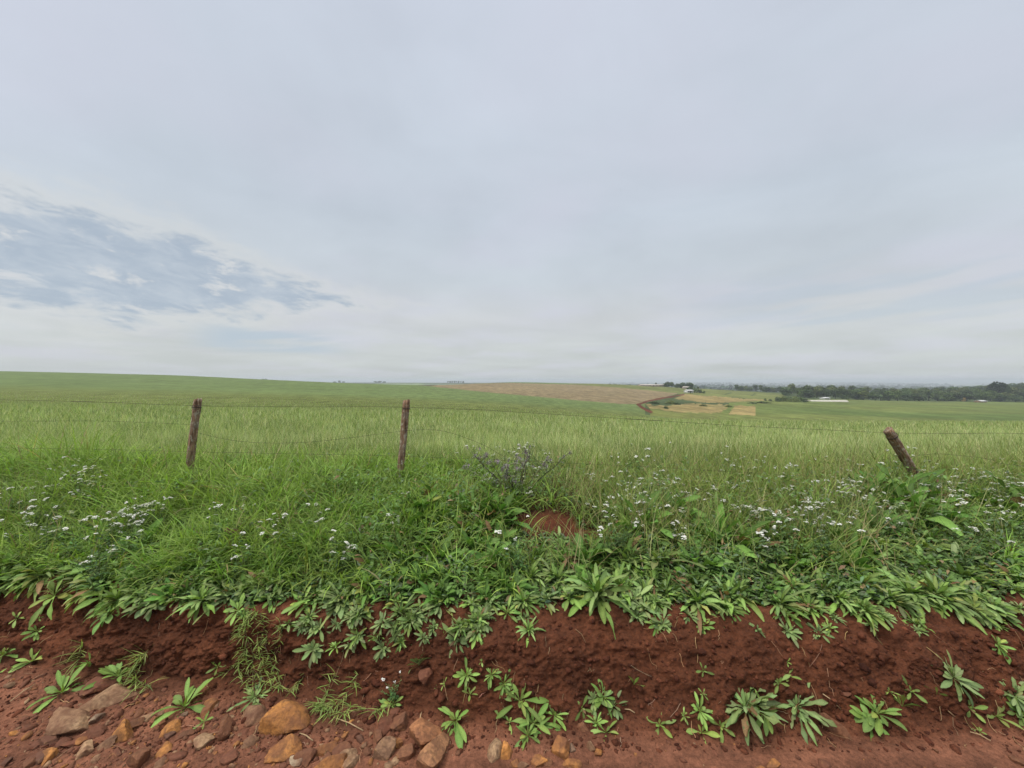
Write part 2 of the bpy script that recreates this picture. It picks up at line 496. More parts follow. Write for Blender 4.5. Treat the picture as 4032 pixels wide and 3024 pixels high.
ZG = zfar(PG, YG) - .02 * (YG < 7)
XG = (PG - CX) / F * YG
ROW = HR + F * (EYE - ZG) / YG

def inpoly(px, row, poly):
    poly = np.array(poly, float); n = len(poly); ins = np.zeros(px.shape, bool); j = n - 1
    for i in range(n):
        xi, yi = poly[i]; xj, yj = poly[j]
        c = ((yi > row) != (yj > row)) & (px < (xj - xi) * (row - yi) / (yj - yi + 1e-12) + xi)
        ins ^= c; j = i
    return ins
def seg_dist(px, row, pts, wy=1.0):
    d = np.full(px.shape, 1e9)
    for (x0, y0), (x1, y1) in zip(pts[:-1], pts[1:]):
        dx, dy_ = x1 - x0, y1 - y0
        t = np.clip(((px - x0) * dx + (row - y0) * dy_) / (dx * dx + dy_ * dy_), 0, 1)
        d = np.minimum(d, np.hypot(px - x0 - t * dx, (row - y0 - t * dy_) * wy))
    return d
fpx = (PG[:-1, :-1] + PG[1:, 1:]) / 2; frow = (ROW[:-1, :-1] + ROW[1:, 1:]) / 2; fY = (YG[:-1, :-1] + YG[1:, 1:]) / 2
jit = fbm(fpx / 23., frow / 6., 61, 2) * 3 + fbm(fpx / 7., frow / 3., 62, 2) * 2.5
Z_CROP, Z_BROWN, Z_TRACK, Z_STRAW, Z_PAST, Z_MEAD, Z_SCRUB, Z_HILL, Z_EDGE = range(9)
zn = np.full(fpx.shape, Z_CROP)
mid = (fY > 88) & (fY < 520)
zn[mid & (fpx > 2540)] = Z_SCRUB
zn[mid & (fpx > 2560) & (frow + jit > 1606)] = Z_PAST
zn[mid & (fpx > 2885 + (frow - 1570) * -.8) & (frow > 1572) & (fY < 292)] = Z_MEAD
zn[mid & (fpx > 2150) & inpoly(fpx, frow + jit * .3, [(2200, 1500), (2420, 1512), (2600, 1520), (2790, 1527), (2880, 1536), (3080, 1550), (3070, 1574), (2900, 1567), (2700, 1555), (2661, 1549), (2250, 1513)])] = Z_PAST
zn[mid & (fpx > 2850) & (fY > 292)] = Z_SCRUB
zn[mid & inpoly(fpx, frow, [(2840, 1535), (3095, 1552), (3075, 1577), (2960, 1572), (2834, 1560)])] = Z_PAST
zn[mid & inpoly(fpx, frow + jit * .8, [(2700, 1552), (2834, 1562), (2950, 1572), (3045, 1575), (2930, 1580), (2841, 1586), (2760, 1584), (2655, 1569)])] = Z_STRAW
zn[mid & inpoly(fpx, frow + jit * 1.3, [(2540, 1592), (2620, 1597), (2700, 1589), (2870, 1593), (2865, 1606), (2840, 1626), (2660, 1624), (2560, 1606)])] = Z_STRAW
zn[mid & inpoly(fpx, frow + jit * 1.2, [(2893, 1597), (2972, 1597), (2977, 1636), (2868, 1632)])] = Z_STRAW
brown = [(1692, 1521), (1740, 1514), (1800, 1512), (2020, 1508), (2250, 1514), (2450, 1527), (2672, 1549), (2600, 1569), (2512, 1591), (2440, 1590), (2250, 1574), (2100, 1560), (1933, 1546)]
zn[mid & inpoly(fpx, frow + jit * .25, brown)] = Z_BROWN
zn[mid & inpoly(fpx, frow, [(1640, 1517), (1750, 1510), (1900, 1504), (2010, 1506), (1800, 1512), (1740, 1514), (1692, 1521)])] = Z_EDGE
td = seg_dist(fpx, frow, [(2692, 1553), (2655, 1560), (2600, 1569), (2550, 1580), (2512, 1593), (2530, 1606), (2562, 1622)], 1.3)
zn[mid & (td < np.interp(frow, [1553, 1590, 1622], [3.0, 5.2, 7.0]) + jit * .4)] = Z_TRACK
for ln_ in ([(2838, 1560), (2858, 1552), (2880, 1546)], [(2934, 1567), (2955, 1560), (2974, 1550)]):
    zn[mid & (fY > 300) & (seg_dist(fpx, frow, ln_) < 1.8)] = Z_SCRUB
zn[fY >= 520] = Z_HILL
colz = {Z_CROP: (.115, .135, .040), Z_BROWN: (.200, .156, .086), Z_TRACK: (.105, .038, .022), Z_STRAW: (.245, .192, .078),
        Z_PAST: (.130, .145, .044), Z_MEAD: (.118, .150, .042), Z_SCRUB: (.060, .082, .032), Z_HILL: (.10, .13, .055), Z_EDGE: (.08, .068, .038)}
names = {Z_CROP: ('crop_field', 'smooth green crop field rising to the left skyline', 'field', .55),
         Z_BROWN: ('stubble_field', 'pinkish brown bare stubble field on the far slope', 'field', .35),
         Z_TRACK: ('dirt_track', 'narrow red dirt track bending along the brown field', 'track', .3),
         Z_STRAW: ('straw_field', 'straw yellow patches of ripe field in the valley', 'field', .12),
         Z_PAST: ('pasture', 'pale green pasture sloping below the farm trees', 'field', .12),
         Z_MEAD: ('meadow', 'bright green meadow in front of the dark woodland', 'field', .1),
         Z_SCRUB: ('valley_ground', 'dark green rough ground along the valley bottom', 'ground', .15),
         Z_HILL: ('hills', 'pale blue green rolling hills fading into the horizon', 'hills', .004),
         Z_EDGE: ('field_margin', 'dark brown ploughed margin above the stubble field', 'field', .2)}
base = np.zeros(PG.shape + (3,))
gi = np.arange(PG.size).reshape(PG.shape)
pv = np.stack([XG, YG, ZG], -1).reshape(-1, 3)
for zid, (nm, lab, cat, sc) in names.items():
    sel = zn == zid
    if not sel.any(): continue
    q = np.stack([gi[:-1, :-1][sel], gi[:-1, 1:][sel], gi[1:, 1:][sel], gi[1:, :-1][sel]], -1)
    uq, inv = np.unique(q.ravel(), return_inverse=True)
    v = pv[uq]; q2 = inv.reshape(-1, 4)
    c = np.array(colz[zid])[None] * (1 + .14 * fbm(v[:, 0] / 18., v[:, 1] / 18., 71, 3) + .10 * fbm(v[:, 0] / 90., v[:, 1] / 60., 72, 2))[:, None]
    if zid == Z_CROP:
        k = sstep(60, 110, v[:, 1])[:, None]
        smoothc = np.array([.114, .155, .054])
        c = c * (1 - k) + smoothc * k * (1 + .13 * fbm(v[:, 0] / 30., v[:, 1] / 16., 73, 3) + .12 * fbm(v[:, 0] / 6., v[:, 1] / 4., 76, 3))[:, None]
    if zid in (Z_STRAW, Z_BROWN):
        gm = sstep(.12, .45, fbm(v[:, 0] / 9., v[:, 1] / 11., 78, 3))[:, None] * (.32 if zid == Z_STRAW else .12)
        c = c * (1 - gm) + np.array([.12, .135, .05]) * gm
        c = c * (1 + .12 * fbm(v[:, 0] / 3., v[:, 1] / 8., 79, 2))[:, None]
    if zid == Z_MEAD:
        dk = (sstep(185, 150, v[:, 1]) * sstep(95, 130, v[:, 0]) * .4)[:, None]
        c = c * (1 - dk) + np.array([.066, .115, .034]) * dk
        ye = sstep(.0, .4, fbm(v[:, 0] / 60., v[:, 1] / 20., 74, 2))[:, None] * .4
        c = c * (1 - ye) + np.array([.155, .165, .05]) * ye
    if zid == Z_HILL:
        k = fbm(v[:, 0] / 420., v[:, 1] / 300., 75, 3)[:, None]
        pat = _hash(np.floor(v[:, 0] / 260. + .4 * fbm(v[:, 0] / 300, v[:, 1] / 300, 9, 2)), np.floor(v[:, 1] / 330.), 3)[:, None]
        c = c * (.35 + 1.3 * pat) * (1 + .3 * k)
        och = ((pat > .82) & (pat < .93)) * .7
        c = c * (1 - och) + np.array([.30, .22, .12]) * och
    o = link(nm, mesh_data(nm, v, q2, field_mat(nm + '_surface', sc, .72, 1.28), np.clip(c, .01, .9)))
    tag(o, lab, cat, None, 'structure')

# ------------------------------------------------------------------ labels
ORD = ['first', 'second', 'third', 'fourth', 'fifth', 'sixth', 'seventh', 'eighth', 'ninth', 'tenth', 'eleventh', 'twelfth', 'thirteenth', 'fourteenth', 'fifteenth', 'sixteenth'] + ['far middle'] * 30
ITEMS = []
def note(o, desc, cat, group, px, row, regions):
    ITEMS.append((o, desc, cat, group, px, row, regions))
def region_of(px, row, regions):
    for x1, y1, ph in regions:
        if px < x1 and row < y1: return ph
    return regions[-1][2]
def write_labels():
    b = {}
    for it in ITEMS:
        b.setdefault((it[1], region_of(it[4], it[5], it[6])), []).append(it)
    for (desc, reg), L in b.items():
        L.sort(key=lambda i: i[4])
        n = len(L)
        for k, it in enumerate(L):
            if n == 1: od = ''
            elif n == 2: od = ', left of the two' if k == 0 else ', right of the two'
            elif k == 0: od = ', leftmost there'
            elif k == n - 1: od = ', rightmost there'
            elif k < n / 2: od = ', %s from left' % ORD[k]
            else: od = ', %s from right' % ORD[n - 1 - k]
            tag(it[0], desc + ' ' + reg + od, it[2], it[3])
BIG = 1e9
# where along the bank face / lip / verge a plant stands, named by things to find there
REG_FACE = [(330, 2660, 'low at the left edge'), (330, BIG, 'among stones far left'), (800, BIG, 'above the tan slabs'), (1150, BIG, 'near the hanging grass'),
            (1480, BIG, 'above the big orange rock'), (1700, 2710, 'above the cracked flat rock'), (1900, BIG, 'right of cracked flat rock'), (2230, 2690, 'in the mid bank trail'), (2230, BIG, 'at the mid bank foot'),
            (2620, BIG, 'right of the mid clump'), (2900, BIG, 'at the right ragged rosette'), (3200, BIG, 'left of the brown clod'),
            (3550, BIG, 'right of the brown clod'), (3800, BIG, 'on the far right bank'), (BIG, BIG, 'by the right picture edge')]
REG_LIP = [(330, BIG, 'on the crumbling left lip'), (800, BIG, 'on the lip below left post'), (1180, BIG, 'on the lip above hanging grass'), (1450, BIG, 'on the lip above orange rock'),
           (1750, BIG, 'on the lip below middle post'), (2080, BIG, 'on the lip below dry weed'), (2450, BIG, 'below the bare soil gap'), (2800, BIG, 'on the lip right of centre'),
           (3150, BIG, 'on the lip over smooth bank'), (3480, BIG, 'on the lip left of tilted post'), (3800, BIG, 'on the lip below tilted post'), (BIG, BIG, 'on the lip at right edge')]
REG_VERGE = [(330, BIG, 'on the verge far left'), (640, BIG, 'on the verge left of left post'), (950, BIG, 'on the verge below left post'), (1350, BIG, 'between left and middle posts'),
             (1720, BIG, 'on the verge below middle post'), (2050, BIG, 'behind the broad leaf clump'), (2350, BIG, 'around the bare soil gap'), (2650, BIG, 'right of the bare soil gap'),
             (2950, BIG, 'in the central right flower drift'), (3250, BIG, 'in the thick flower drift'), (3500, BIG, 'just left of tilted post'), (3750, BIG, 'around the tilted post foot'), (BIG, BIG, 'right of the tilted post')]

# ------------------------------------------------------------------ rosette plants
GREY = np.array([.165, .228, .084]); MIDG = np.array([.146, .226, .055]); DEEP = np.array([.092, .175, .036]); LIME = np.array([.205, .275, .068]); YEL = np.array([.36, .33, .08])
def rosette_mesh(name, kind, seed):
    r = np.random.default_rng(seed); mb = MB()
    def ring(n, L, W, el, bend, prof, col, z=0., wav=.12, fold=.3, tw=.25, dl=.18, rib=1.35):
        az = np.arange(n) * 2.39996 + r.uniform(0, 6) + r.normal(0, .22, n)
        rad = r.uniform(.01, .05, n)
        P = np.stack([np.cos(az) * rad, np.sin(az) * rad, z + r.uniform(-.02, .03, n)], -1)
        c = np.asarray(col)[None] * (1 + r.normal(0, .19, (n, 1))) * (1 + r.normal(0, .06, (n, 3)))
        dead = r.random(n) < .025; c[dead] = np.array([.20, .125, .06]) * r.uniform(.6, 1.2)
        yl = r.random(n) < (.022 if kind not in ('ragged', 'drooping') else .008)
        c[yl] = c[yl] * .5 + YEL * r.uniform(.3, .5)
        leaves(mb, P, az, el + r.normal(0, .14, n), bend + r.normal(0, .2, n), L * (1 + r.normal(0, dl, n)), W * (1 + r.normal(0, .15, n)), prof,
               np.clip(c, .01, .8), fold + r.normal(0, .08, n), r.normal(0, tw, n), wav * r.uniform(.5, 1.6, n), True, rib)
    if kind == 'grey':
        ring(11, .98, .25, .18, .60, PROF_OBOV, GREY); ring(11, .80, .21, .50, .5, PROF_OBOV, GREY * 1.05, .04); ring(9, .48, .14, .95, .4, PROF_OVAL, GREY * 1.1, .07)
    elif kind == 'loose':
        ring(9, 1.0, .25, .30, .60, PROF_OBOV, MIDG * 1.12, 0, .15); ring(8, .72, .19, .75, .55, PROF_OBOV, MIDG * 1.18, .03, .12); ring(4, .36, .12, 1.1, .2, PROF_OVAL, LIME, .05, .1)
    elif kind == 'seedling':
        ring(5, 1.0, .30, .40, .5, PROF_OBOV, LIME * .85, 0, .03, .2); ring(4, .55, .20, .85, .2, PROF_OVAL, LIME, .03, .02)
    elif kind == 'drooping':
        ring(24, .98, .175, .30, 1.05, PROF_OBL, MIDG * 1.12, 0, .4, dl=.33, tw=.45); ring(22, .84, .16, .70, .9, PROF_OBL, (MIDG + GREY) * .55, .05, .35, dl=.3, tw=.4); ring(13, .62, .15, 1.15, .6, PROF_LANC, MIDG, .10, .2, dl=.3, tw=.4)
    elif kind == 'upright':
        ring(16, .95, .26, .75, .9, PROF_OBL, DEEP * 1.3, 0, .35, tw=.5, dl=.32); ring(14, 1.0, .24, 1.1, .7, PROF_OBL, DEEP * 1.2, .03, .35, tw=.5, dl=.32); ring(9, .8, .2, .5, .9, PROF_OBOV, MIDG, 0, .25)
    elif kind == 'ragged':
        ring(20, 1.05, .17, .22, .5, PROF_OBOV, GREY * .95, 0, .9, .25, dl=.3); ring(18, .80, .15, .55, .5, PROF_OBOV, GREY, .04, .8, .25, dl=.3); ring(7, .45, .15, .95, .3, PROF_OVAL, GREY * 1.1, .08, .3)
    return mb.mesh(name, M_LEAF)
KINDS = {'grey': ('rosette_weed', 'grey green dense rosette weed'), 'loose': ('rosette_weed', 'loose green rosette weed'), 'seedling': ('weed_seedling', 'tiny pale green seedling'),
         'drooping': ('leafy_weed', 'drooping long leaved weed'), 'upright': ('broadleaf_weed', 'dark upright broadleaf weed'), 'ragged': ('rosette_weed', 'ragged wide leaved rosette')}
PROTO = {k: [rosette_mesh(v[0], k, 100 + 7 * i + 50 * j) for i in range(4)] for j, (k, v) in enumerate(KINDS.items())}
GROUPS = {'grey': 'rosette weeds on the red bank', 'loose': 'rosette weeds on the red bank', 'ragged': 'rosette weeds on the red bank', 'seedling': 'seedlings on the red bank',
          'drooping': 'long leaved weeds along the bank lip', 'upright': 'broadleaf weeds on the verge'}
def plant(px, row, rpx, kind, regions, tilt=.5, sx=1.0):
    loc, nrm = hit(px, row)
    if loc is None: return None
    r = rpx / F * loc.y * random.uniform(.92, 1.08)
    me = random.choice(PROTO[kind])
    o = link(KINDS[kind][0], me)
    up = (nrm * (1 - tilt) + Vector((0, 0, 1)) * tilt).normalized()
    q = Vector((0, 0, 1)).rotation_difference(up)
    o.rotation_mode = 'QUATERNION'
    o.rotation_quaternion = q @ Quaternion((0, 0, 1), random.uniform(0, 6.28))
    o.location = loc - up * (.02 * r)
    o.scale = (r * sx, r, r * random.uniform(.85, 1.1))
    size = 'tiny ' if rpx < 0 else ''
    note(o, KINDS[kind][1], 'weed', GROUPS[kind], px, row, regions)
    return o

face5 = [(550,820,60,'grey'),(850,880,58,'loose'),(943,800,24,'seedling'),(1005,880,42,'loose'),(1080,935,52,'loose'),(1118,985,45,'loose'),(870,1000,38,'seedling'),(665,970,17,'seedling'),
 (712,935,22,'seedling'),(780,1160,115,'loose'),(1180,1040,95,'loose'),(1265,1180,130,'loose'),(1230,1260,70,'loose'),(1390,1130,75,'loose'),(1114,1170,62,'seedling'),(1640,1030,75,'grey'),(1700,1020,62,'loose'),(1762,1075,66,'grey'),
 (1565,1090,46,'seedling'),(1655,1180,48,'loose'),(1715,1240,60,'seedling'),(1890,940,64,'seedling'),(2050,1190,60,'seedling'),(2205,1140,26,'seedling'),(790,660,92,'grey'),(705,600,26,'seedling'),(915,620,60,'loose')]
face6 = [(215,855,36,'seedling'),(215,1000,22,'seedling'),(195,1105,60,'loose'),(205,1240,75,'seedling'),(325,1200,55,'seedling'),(97,1130,22,'seedling'),(480,1090,185,'ragged'),(590,1120,80,'loose'),(800,1080,150,'ragged'),
 (1300,1120,125,'loose'),(1250,1160,90,'loose'),(1455,1075,55,'loose'),(1510,980,46,'seedling'),(1375,985,30,'seedling'),(1670,1000,40,'seedling'),(1770,900,105,'grey'),(1875,1090,50,'seedling'),(2040,1140,60,'seedling'),(2150,1010,95,'grey'),
 (2175,1120,70,'loose'),(2040,690,66,'loose'),(690,930,42,'seedling'),(742,890,40,'seedling'),(738,800,22,'seedling'),(1930,1230,30,'seedling')]
face4 = [(340,390,110,'loose'),(230,610,60,'loose'),(240,530,26,'seedling'),(105,530,42,'seedling'),(20,760,115,'loose'),(205,800,105,'loose'),(560,830,85,'loose'),(740,890,130,'loose'),(390,990,125,'loose'),(1150,1080,140,'loose'),
 (1270,1170,52,'seedling'),(1355,830,48,'seedling'),(1590,1020,105,'ragged'),(1885,590,76,'loose'),(1990,580,74,'grey')]
lip5 = [(940,560,110,'grey'),(1100,500,115,'loose'),(450,500,112,'drooping'),(325,560,80,'grey'),(180,510,105,'grey'),(640,470,72,'grey'),(1200,440,112,'drooping'),(60,400,130,'grey'),(420,430,85,'loose'),(760,410,90,'grey'),(880,440,105,'loose'),
 (1000,440,110,'drooping'),(1660,400,215,'drooping'),(1380,470,42,'seedling'),(1880,470,82,'loose'),(1450,360,110,'grey'),(2080,400,110,'drooping'),(300,370,100,'loose')]
lip6 = [(180,440,190,'drooping'),(210,575,85,'loose'),(430,400,140,'drooping'),(690,450,180,'drooping'),(870,470,120,'drooping'),(1060,430,165,'drooping'),(1200,480,125,'drooping'),(1500,390,205,'drooping'),(1660,410,195,'drooping'),(2030,470,130,'grey'),(2050,580,52,'loose'),(1350,420,90,'loose'),(1850,400,110,'grey'),(2190,470,90,'grey'),(350,460,60,'seedling')]
lip4 = [(740,420,145,'drooping'),(690,480,62,'grey'),(1260,425,150,'drooping'),(1000,380,110,'drooping'),(1430,400,122,'grey'),(1690,410,95,'loose'),(1880,440,112,'loose'),(2120,420,140,'grey'),(2190,520,92,'grey'),(1120,400,90,'loose'),(860,400,110,'drooping'),(1560,360,100,'loose'),(1770,350,100,'drooping')]
K = .633
for L, x0, regs in ((face5, 1300, REG_FACE), (face6, 2632, REG_FACE), (face4, 0, REG_FACE), (lip5, 1300, REG_LIP), (lip6, 2632, REG_LIP), (lip4, 0, REG_LIP)):
    for u, v, r, k in L:
        plant(x0 + K * u, 2100 + K * v, r * K * ((.98 if k == 'ragged' else 1.42 if x0 else 1.08) if regs is REG_FACE else .90), k, regs, .35 if regs is REG_FACE else .55)
# the dense leafy band above the lip (a jittered lattice, so that no two stand in one spot)
band = []
for row in (2345, 2305, 2265, 2225, 2185, 2145, 2105, 2065, 2030):
    step = 112 if row > 2200 else 128
    for px in np.arange(430, 4120, step):
        x = px + random.uniform(-50, 50); y = row + random.uniform(-20, 20)
        if 2035 < x < 2400 and y < 2135: continue
        if x < 1450 and y < 2150 + (1450 - x) * .03: continue
        if x < 1560 and y < 2060: continue
        if x > 2100 and y < 2060: continue
        if x > 2400 and y < 2120: continue
        band.append((x, y))
extra_lip = [(random.uniform(1080, 2180), random.uniform(2375, 2490)) for _ in range(20)] + [(random.uniform(420, 1000), random.uniform(2330, 2420)) for _ in range(9)] + [(random.uniform(2150, 4050), random.uniform(2350, 2430)) for _ in range(22)]
extra_lip += [(random.uniform(1150, 2080), random.uniform(2430, 2560)) for _ in range(16)] + [(random.uniform(2180, 4000), random.uniform(2415, 2500)) for _ in range(14)]
for x, y in extra_lip:
    plant(x, y, random.uniform(48, 88) if y < 2415 else random.uniform(28, 62), random.choice(['grey', 'grey', 'loose', 'drooping']), REG_LIP, .5)
band += [(random.uniform(-120, 430), random.uniform(2240, 2320)) for _ in range(16)]
band += [(random.uniform(-150, 440), random.uniform(2130, 2250)) for _ in range(14)] + [(random.uniform(3430, 4150), random.uniform(1985, 2075)) for _ in range(26)] + [(random.uniform(2420, 3450), random.uniform(2020, 2110)) for _ in range(24)]
for x, y in band:
    if x < 440: kind = random.choice(['loose', 'drooping', 'grey']); r_left = True
    elif x > 3420 and y < 2080: kind = 'upright'
    elif 1480 < x < 2080: kind = random.choice(['upright', 'upright', 'upright', 'drooping'])
    elif x < 1480: kind = random.choice(['drooping', 'upright', 'loose', 'ragged'])
    else: kind = random.choice(['drooping', 'drooping', 'upright', 'loose', 'grey'])
    r = random.uniform(58, 104) * (1.0 if kind != 'upright' else (1.1 if y < 2250 else .8))
    if 2035 < x < 2400 and y < 2200: r *= .6
    if 1500 < x < 2060 and y < 2260: r *= 1.05
    if x > 2350 and y < 2250: r *= 1.25
    plant(x, y, r, kind, REG_LIP if y > 2250 else [(a, b, c.replace('on the lip', 'behind the lip').replace('below the bare', 'just below the bare')) for a, b, c in REG_LIP], .8)

# the same bank goes on a little past both sides of the view
for side, lo, hi, ph in ((1, 4090, 4950, 'beyond right edge'), (-1, -800, -130, 'beyond left edge')):
    for _ in range(24):
        px = random.uniform(lo, hi); row = random.uniform(2130, 2345) if side > 0 else random.uniform(2060, 2240)
        plant(px, row, random.uniform(70, 125), random.choice(['drooping', 'drooping', 'upright', 'loose', 'grey']), [(BIG, BIG, 'on lip ' + ph)], .7)
    for _ in range(9):
        plant(random.uniform(lo, hi), random.uniform(2480, 2780) if side > 0 else random.uniform(2330, 2560), random.uniform(45, 100), random.choice(['loose', 'seedling', 'grey']), [(BIG, BIG, 'on bank ' + ph)], .35)
# ------------------------------------------------------------------ flowering weeds
def flower_head_mesh(seed, flat):
    r = np.random.default_rng(seed); mb = MB()
    n = 9 if flat else 6
    for i in range(n):
        a = r.uniform(0, 6.28); d = r.uniform(0, .026 if flat else .018)
        c = np.array([math.cos(a) * d, math.sin(a) * d, (.012 * (1 - (d / .026) ** 2) if flat else r.uniform(-.018, .02)) + r.normal(0, .003)])
        k = 4; az = r.uniform(0, 6) + np.arange(k) * 6.283 / k
        leaves(mb, np.repeat(c[None], k, 0), az, r.uniform(.1, .5, k), .3, r.uniform(.008, .012, k), .0085, np.array([.5, 1., .9, .2]), vary((.74, .73, .72), k, .10, .03), .1, r.normal(0, .2, k), 0, True, 1.)
        tube(mb, [(0, 0, -.03), c + (0, 0, -.001)], .0009, (.12, .2, .07), 3, False)
    return mb.mesh('flower_head', M_PETAL)
HEADS = [flower_head_mesh(300 + i, i % 2 == 0) for i in range(6)]
def flower_proto(seed, leafy):
    r = np.random.default_rng(seed)
    root = bpy.data.objects.new('flowering_weed', None); COL.objects.link(root); root.empty_display_size = .1
    st = MB(); lf = MB(); tips = []
    for s in range(r.integers(3, 6)):
        az = r.uniform(0, 6.28); lean = r.uniform(.08, .55); h = r.uniform(.66, 1.04)
        n = 7; t = np.linspace(0, 1, n)
        x = np.cos(az) * lean * t ** 1.4; y = np.sin(az) * lean * t ** 1.4
        pts = np.stack([x + r.normal(0, .008, n) * t, y + r.normal(0, .008, n) * t, h * t], -1)
        tube(st, pts, np.linspace(.0055, .0022, n), vary((.12, .17, .06), 1, .2)[0], 4, False); tips.append(pts[-1])
        for b in range(r.integers(0, 3)):
            k = r.integers(3, 6); p0 = pts[k]; a2 = r.uniform(0, 6.28); l2 = r.uniform(.12, .28)
            p2 = p0 + np.array([math.cos(a2) * l2 * .6, math.sin(a2) * l2 * .6, l2 * .75])
            pm = (p0 + p2) / 2 + np.array([0, 0, -.02])
            tube(st, [p0, pm, p2], [.003, .0024, .0018], vary((.13, .18, .06), 1, .2)[0], 3, False); tips.append(p2)
        m = r.integers(16, 28) if leafy else r.integers(9, 15)
        tt = r.uniform(.05, .8, m) ** 1.2; P = np.stack([np.interp(tt, t, pts[:, q]) for q in range(3)], -1)
        leaves(lf, P, r.uniform(0, 6.28, m), r.uniform(.1, .9, m), r.uniform(.2, 1.2, m), r.uniform(.09, .2, m) * (1.15 - tt), r.uniform(.03, .055, m) * (1.2 - tt), PROF_LANC, vary((.085, .15, .05), m, .2), .25, r.normal(0, .3, m), .25)
    stem = st.obj('stem', M_STEM, root); lf.obj('foliage', M_LEAF, root)
    keep = r.permutation(len(tips))[:r.integers(3, 7)]
    for p in [tips[q] for q in keep]:
        h = link('flower_head', HEADS[r.integers(0, 6)], root, p)
        h.rotation_euler = (r.normal(0, .25), r.normal(0, .25), r.uniform(0, 6)); s = r.uniform(.8, 1.5); h.scale = (s, s, s)
    return root
FPROTO = [flower_proto(400 + i, i % 2 == 0) for i in range(7)]
used = set()
def flower(px, row, regs=REG_VERGE, Y=None, hs=1.0, minh=.16):
    if Y is None: Y = 2.95 + (2110 - row) / 320 * 1.85 + random.uniform(-.15, .15)
    Y = max(Y, float(lip_y(np.array((px - CX) / F * Y))) + random.uniform(.06, .3))
    x = (px - CX) / F * Y; zt = EYE - (row - HR) / F * Y; zg = float(gz(x, Y))
    h = max(minh, zt - zg) * hs * 1.14 + .05
    k = random.randrange(len(FPROTO)); o = FPROTO[k]
    if k in used: o = copy_tree(FPROTO[k])
    used.add(k)
    o.location = (x, Y, zg); o.rotation_euler = (0, 0, random.uniform(0, 6.28)); s = h * .98
    o.scale = (s * 1.1, s * 1.1, s)
    for ch in o.children:   # flower heads keep their real size on short and tall plants
        if ch.name.startswith('flower_head'):
            q = .76 / max(s, .2) * random.uniform(.75, 1.25); ch.scale = (q, q, q)
    tall = 'tall' if h > .42 else ('short' if h < .24 else 'knee high')
    note(o, tall + ' white flowering weed', 'wildflower', 'white flowering weeds on the verge', px, row, regs)
leftf = [(240,1850),(265,1890),(295,1875),(360,1855),(325,1925),(110,1935),(60,1945),(25,1975),(150,1965),(275,2000),(120,2010),(10,1950),(170,2035),(265,2035),(40,2080),(180,2075),(445,2030),(425,2050),(480,2050),(495,2075),(560,2000),(600,2005),(395,2130),
         (375,2190),(860,2010),(885,2015),(960,1985),(980,2000),(1060,2060),(1150,2070),(1205,2060),(1260,1990),(940,2150),(1150,2065),(1330,2140),(1000,2090),(1560,2045),(1340,2160)]
for px, row in leftf: flower(px, row)
for _ in range(6): flower(random.gauss(455, 45), random.gauss(2052, 16))
for _ in range(8): flower(random.gauss(300, 60), random.gauss(1885, 30))
for _ in range(6): flower(random.gauss(590, 40), random.gauss(2008, 8))
midf = [(1985,1840),(2055,1770),(2065,1752),(2100,1765),(2130,1765),(2145,1780),(2155,1840),(2135,1855),(1850,1775),(1915,1895),(1975,1795),(2020,1805),(2050,1956),(2040,2085),(1620,1970),(1930,1880)]
for px, row in midf: flower(px, row)
n0 = 0
while n0 < 150:
    px = random.uniform(2330, 4060); row = random.triangular(1775, 2150, 1900)
    lo = 1775 + max(0, (px - 2700)) * .045
    if row < lo: continue
    flower(px, row); n0 += 1
for px, row in [(2530,1985),(2545,1995),(2560,1990),(2600,2005),(2450,1780),(2520,1775),(2610,1770),(3225,2085),(3240,2075),(3420,1970),(3470,1962),(3500,2000),(3510,2040),(3900,1995),(3910,2000),(3560,1815),(3600,1790),(3520,1790),(3890,1860),(3990,1855),(4010,1905),(3960,1890)]: flower(px, row)
# a small one growing on the bank foot between two stones
loc, _ = hit(1553, 2760)
o = copy_tree(FPROTO[2]); o.location = loc; o.scale = (.2, .2, .17)
for ch in o.children:
    if ch.name.startswith('flower_head'): ch.scale = (2.2, 2.2, 2.2)
tag(o, 'little white flowering weed between stones at the bank foot', 'wildflower', 'white flowering weeds on the verge')
plant(1548, 2772, 62, 'loose', [(BIG, BIG, 'under little white flowers at foot')], .4)

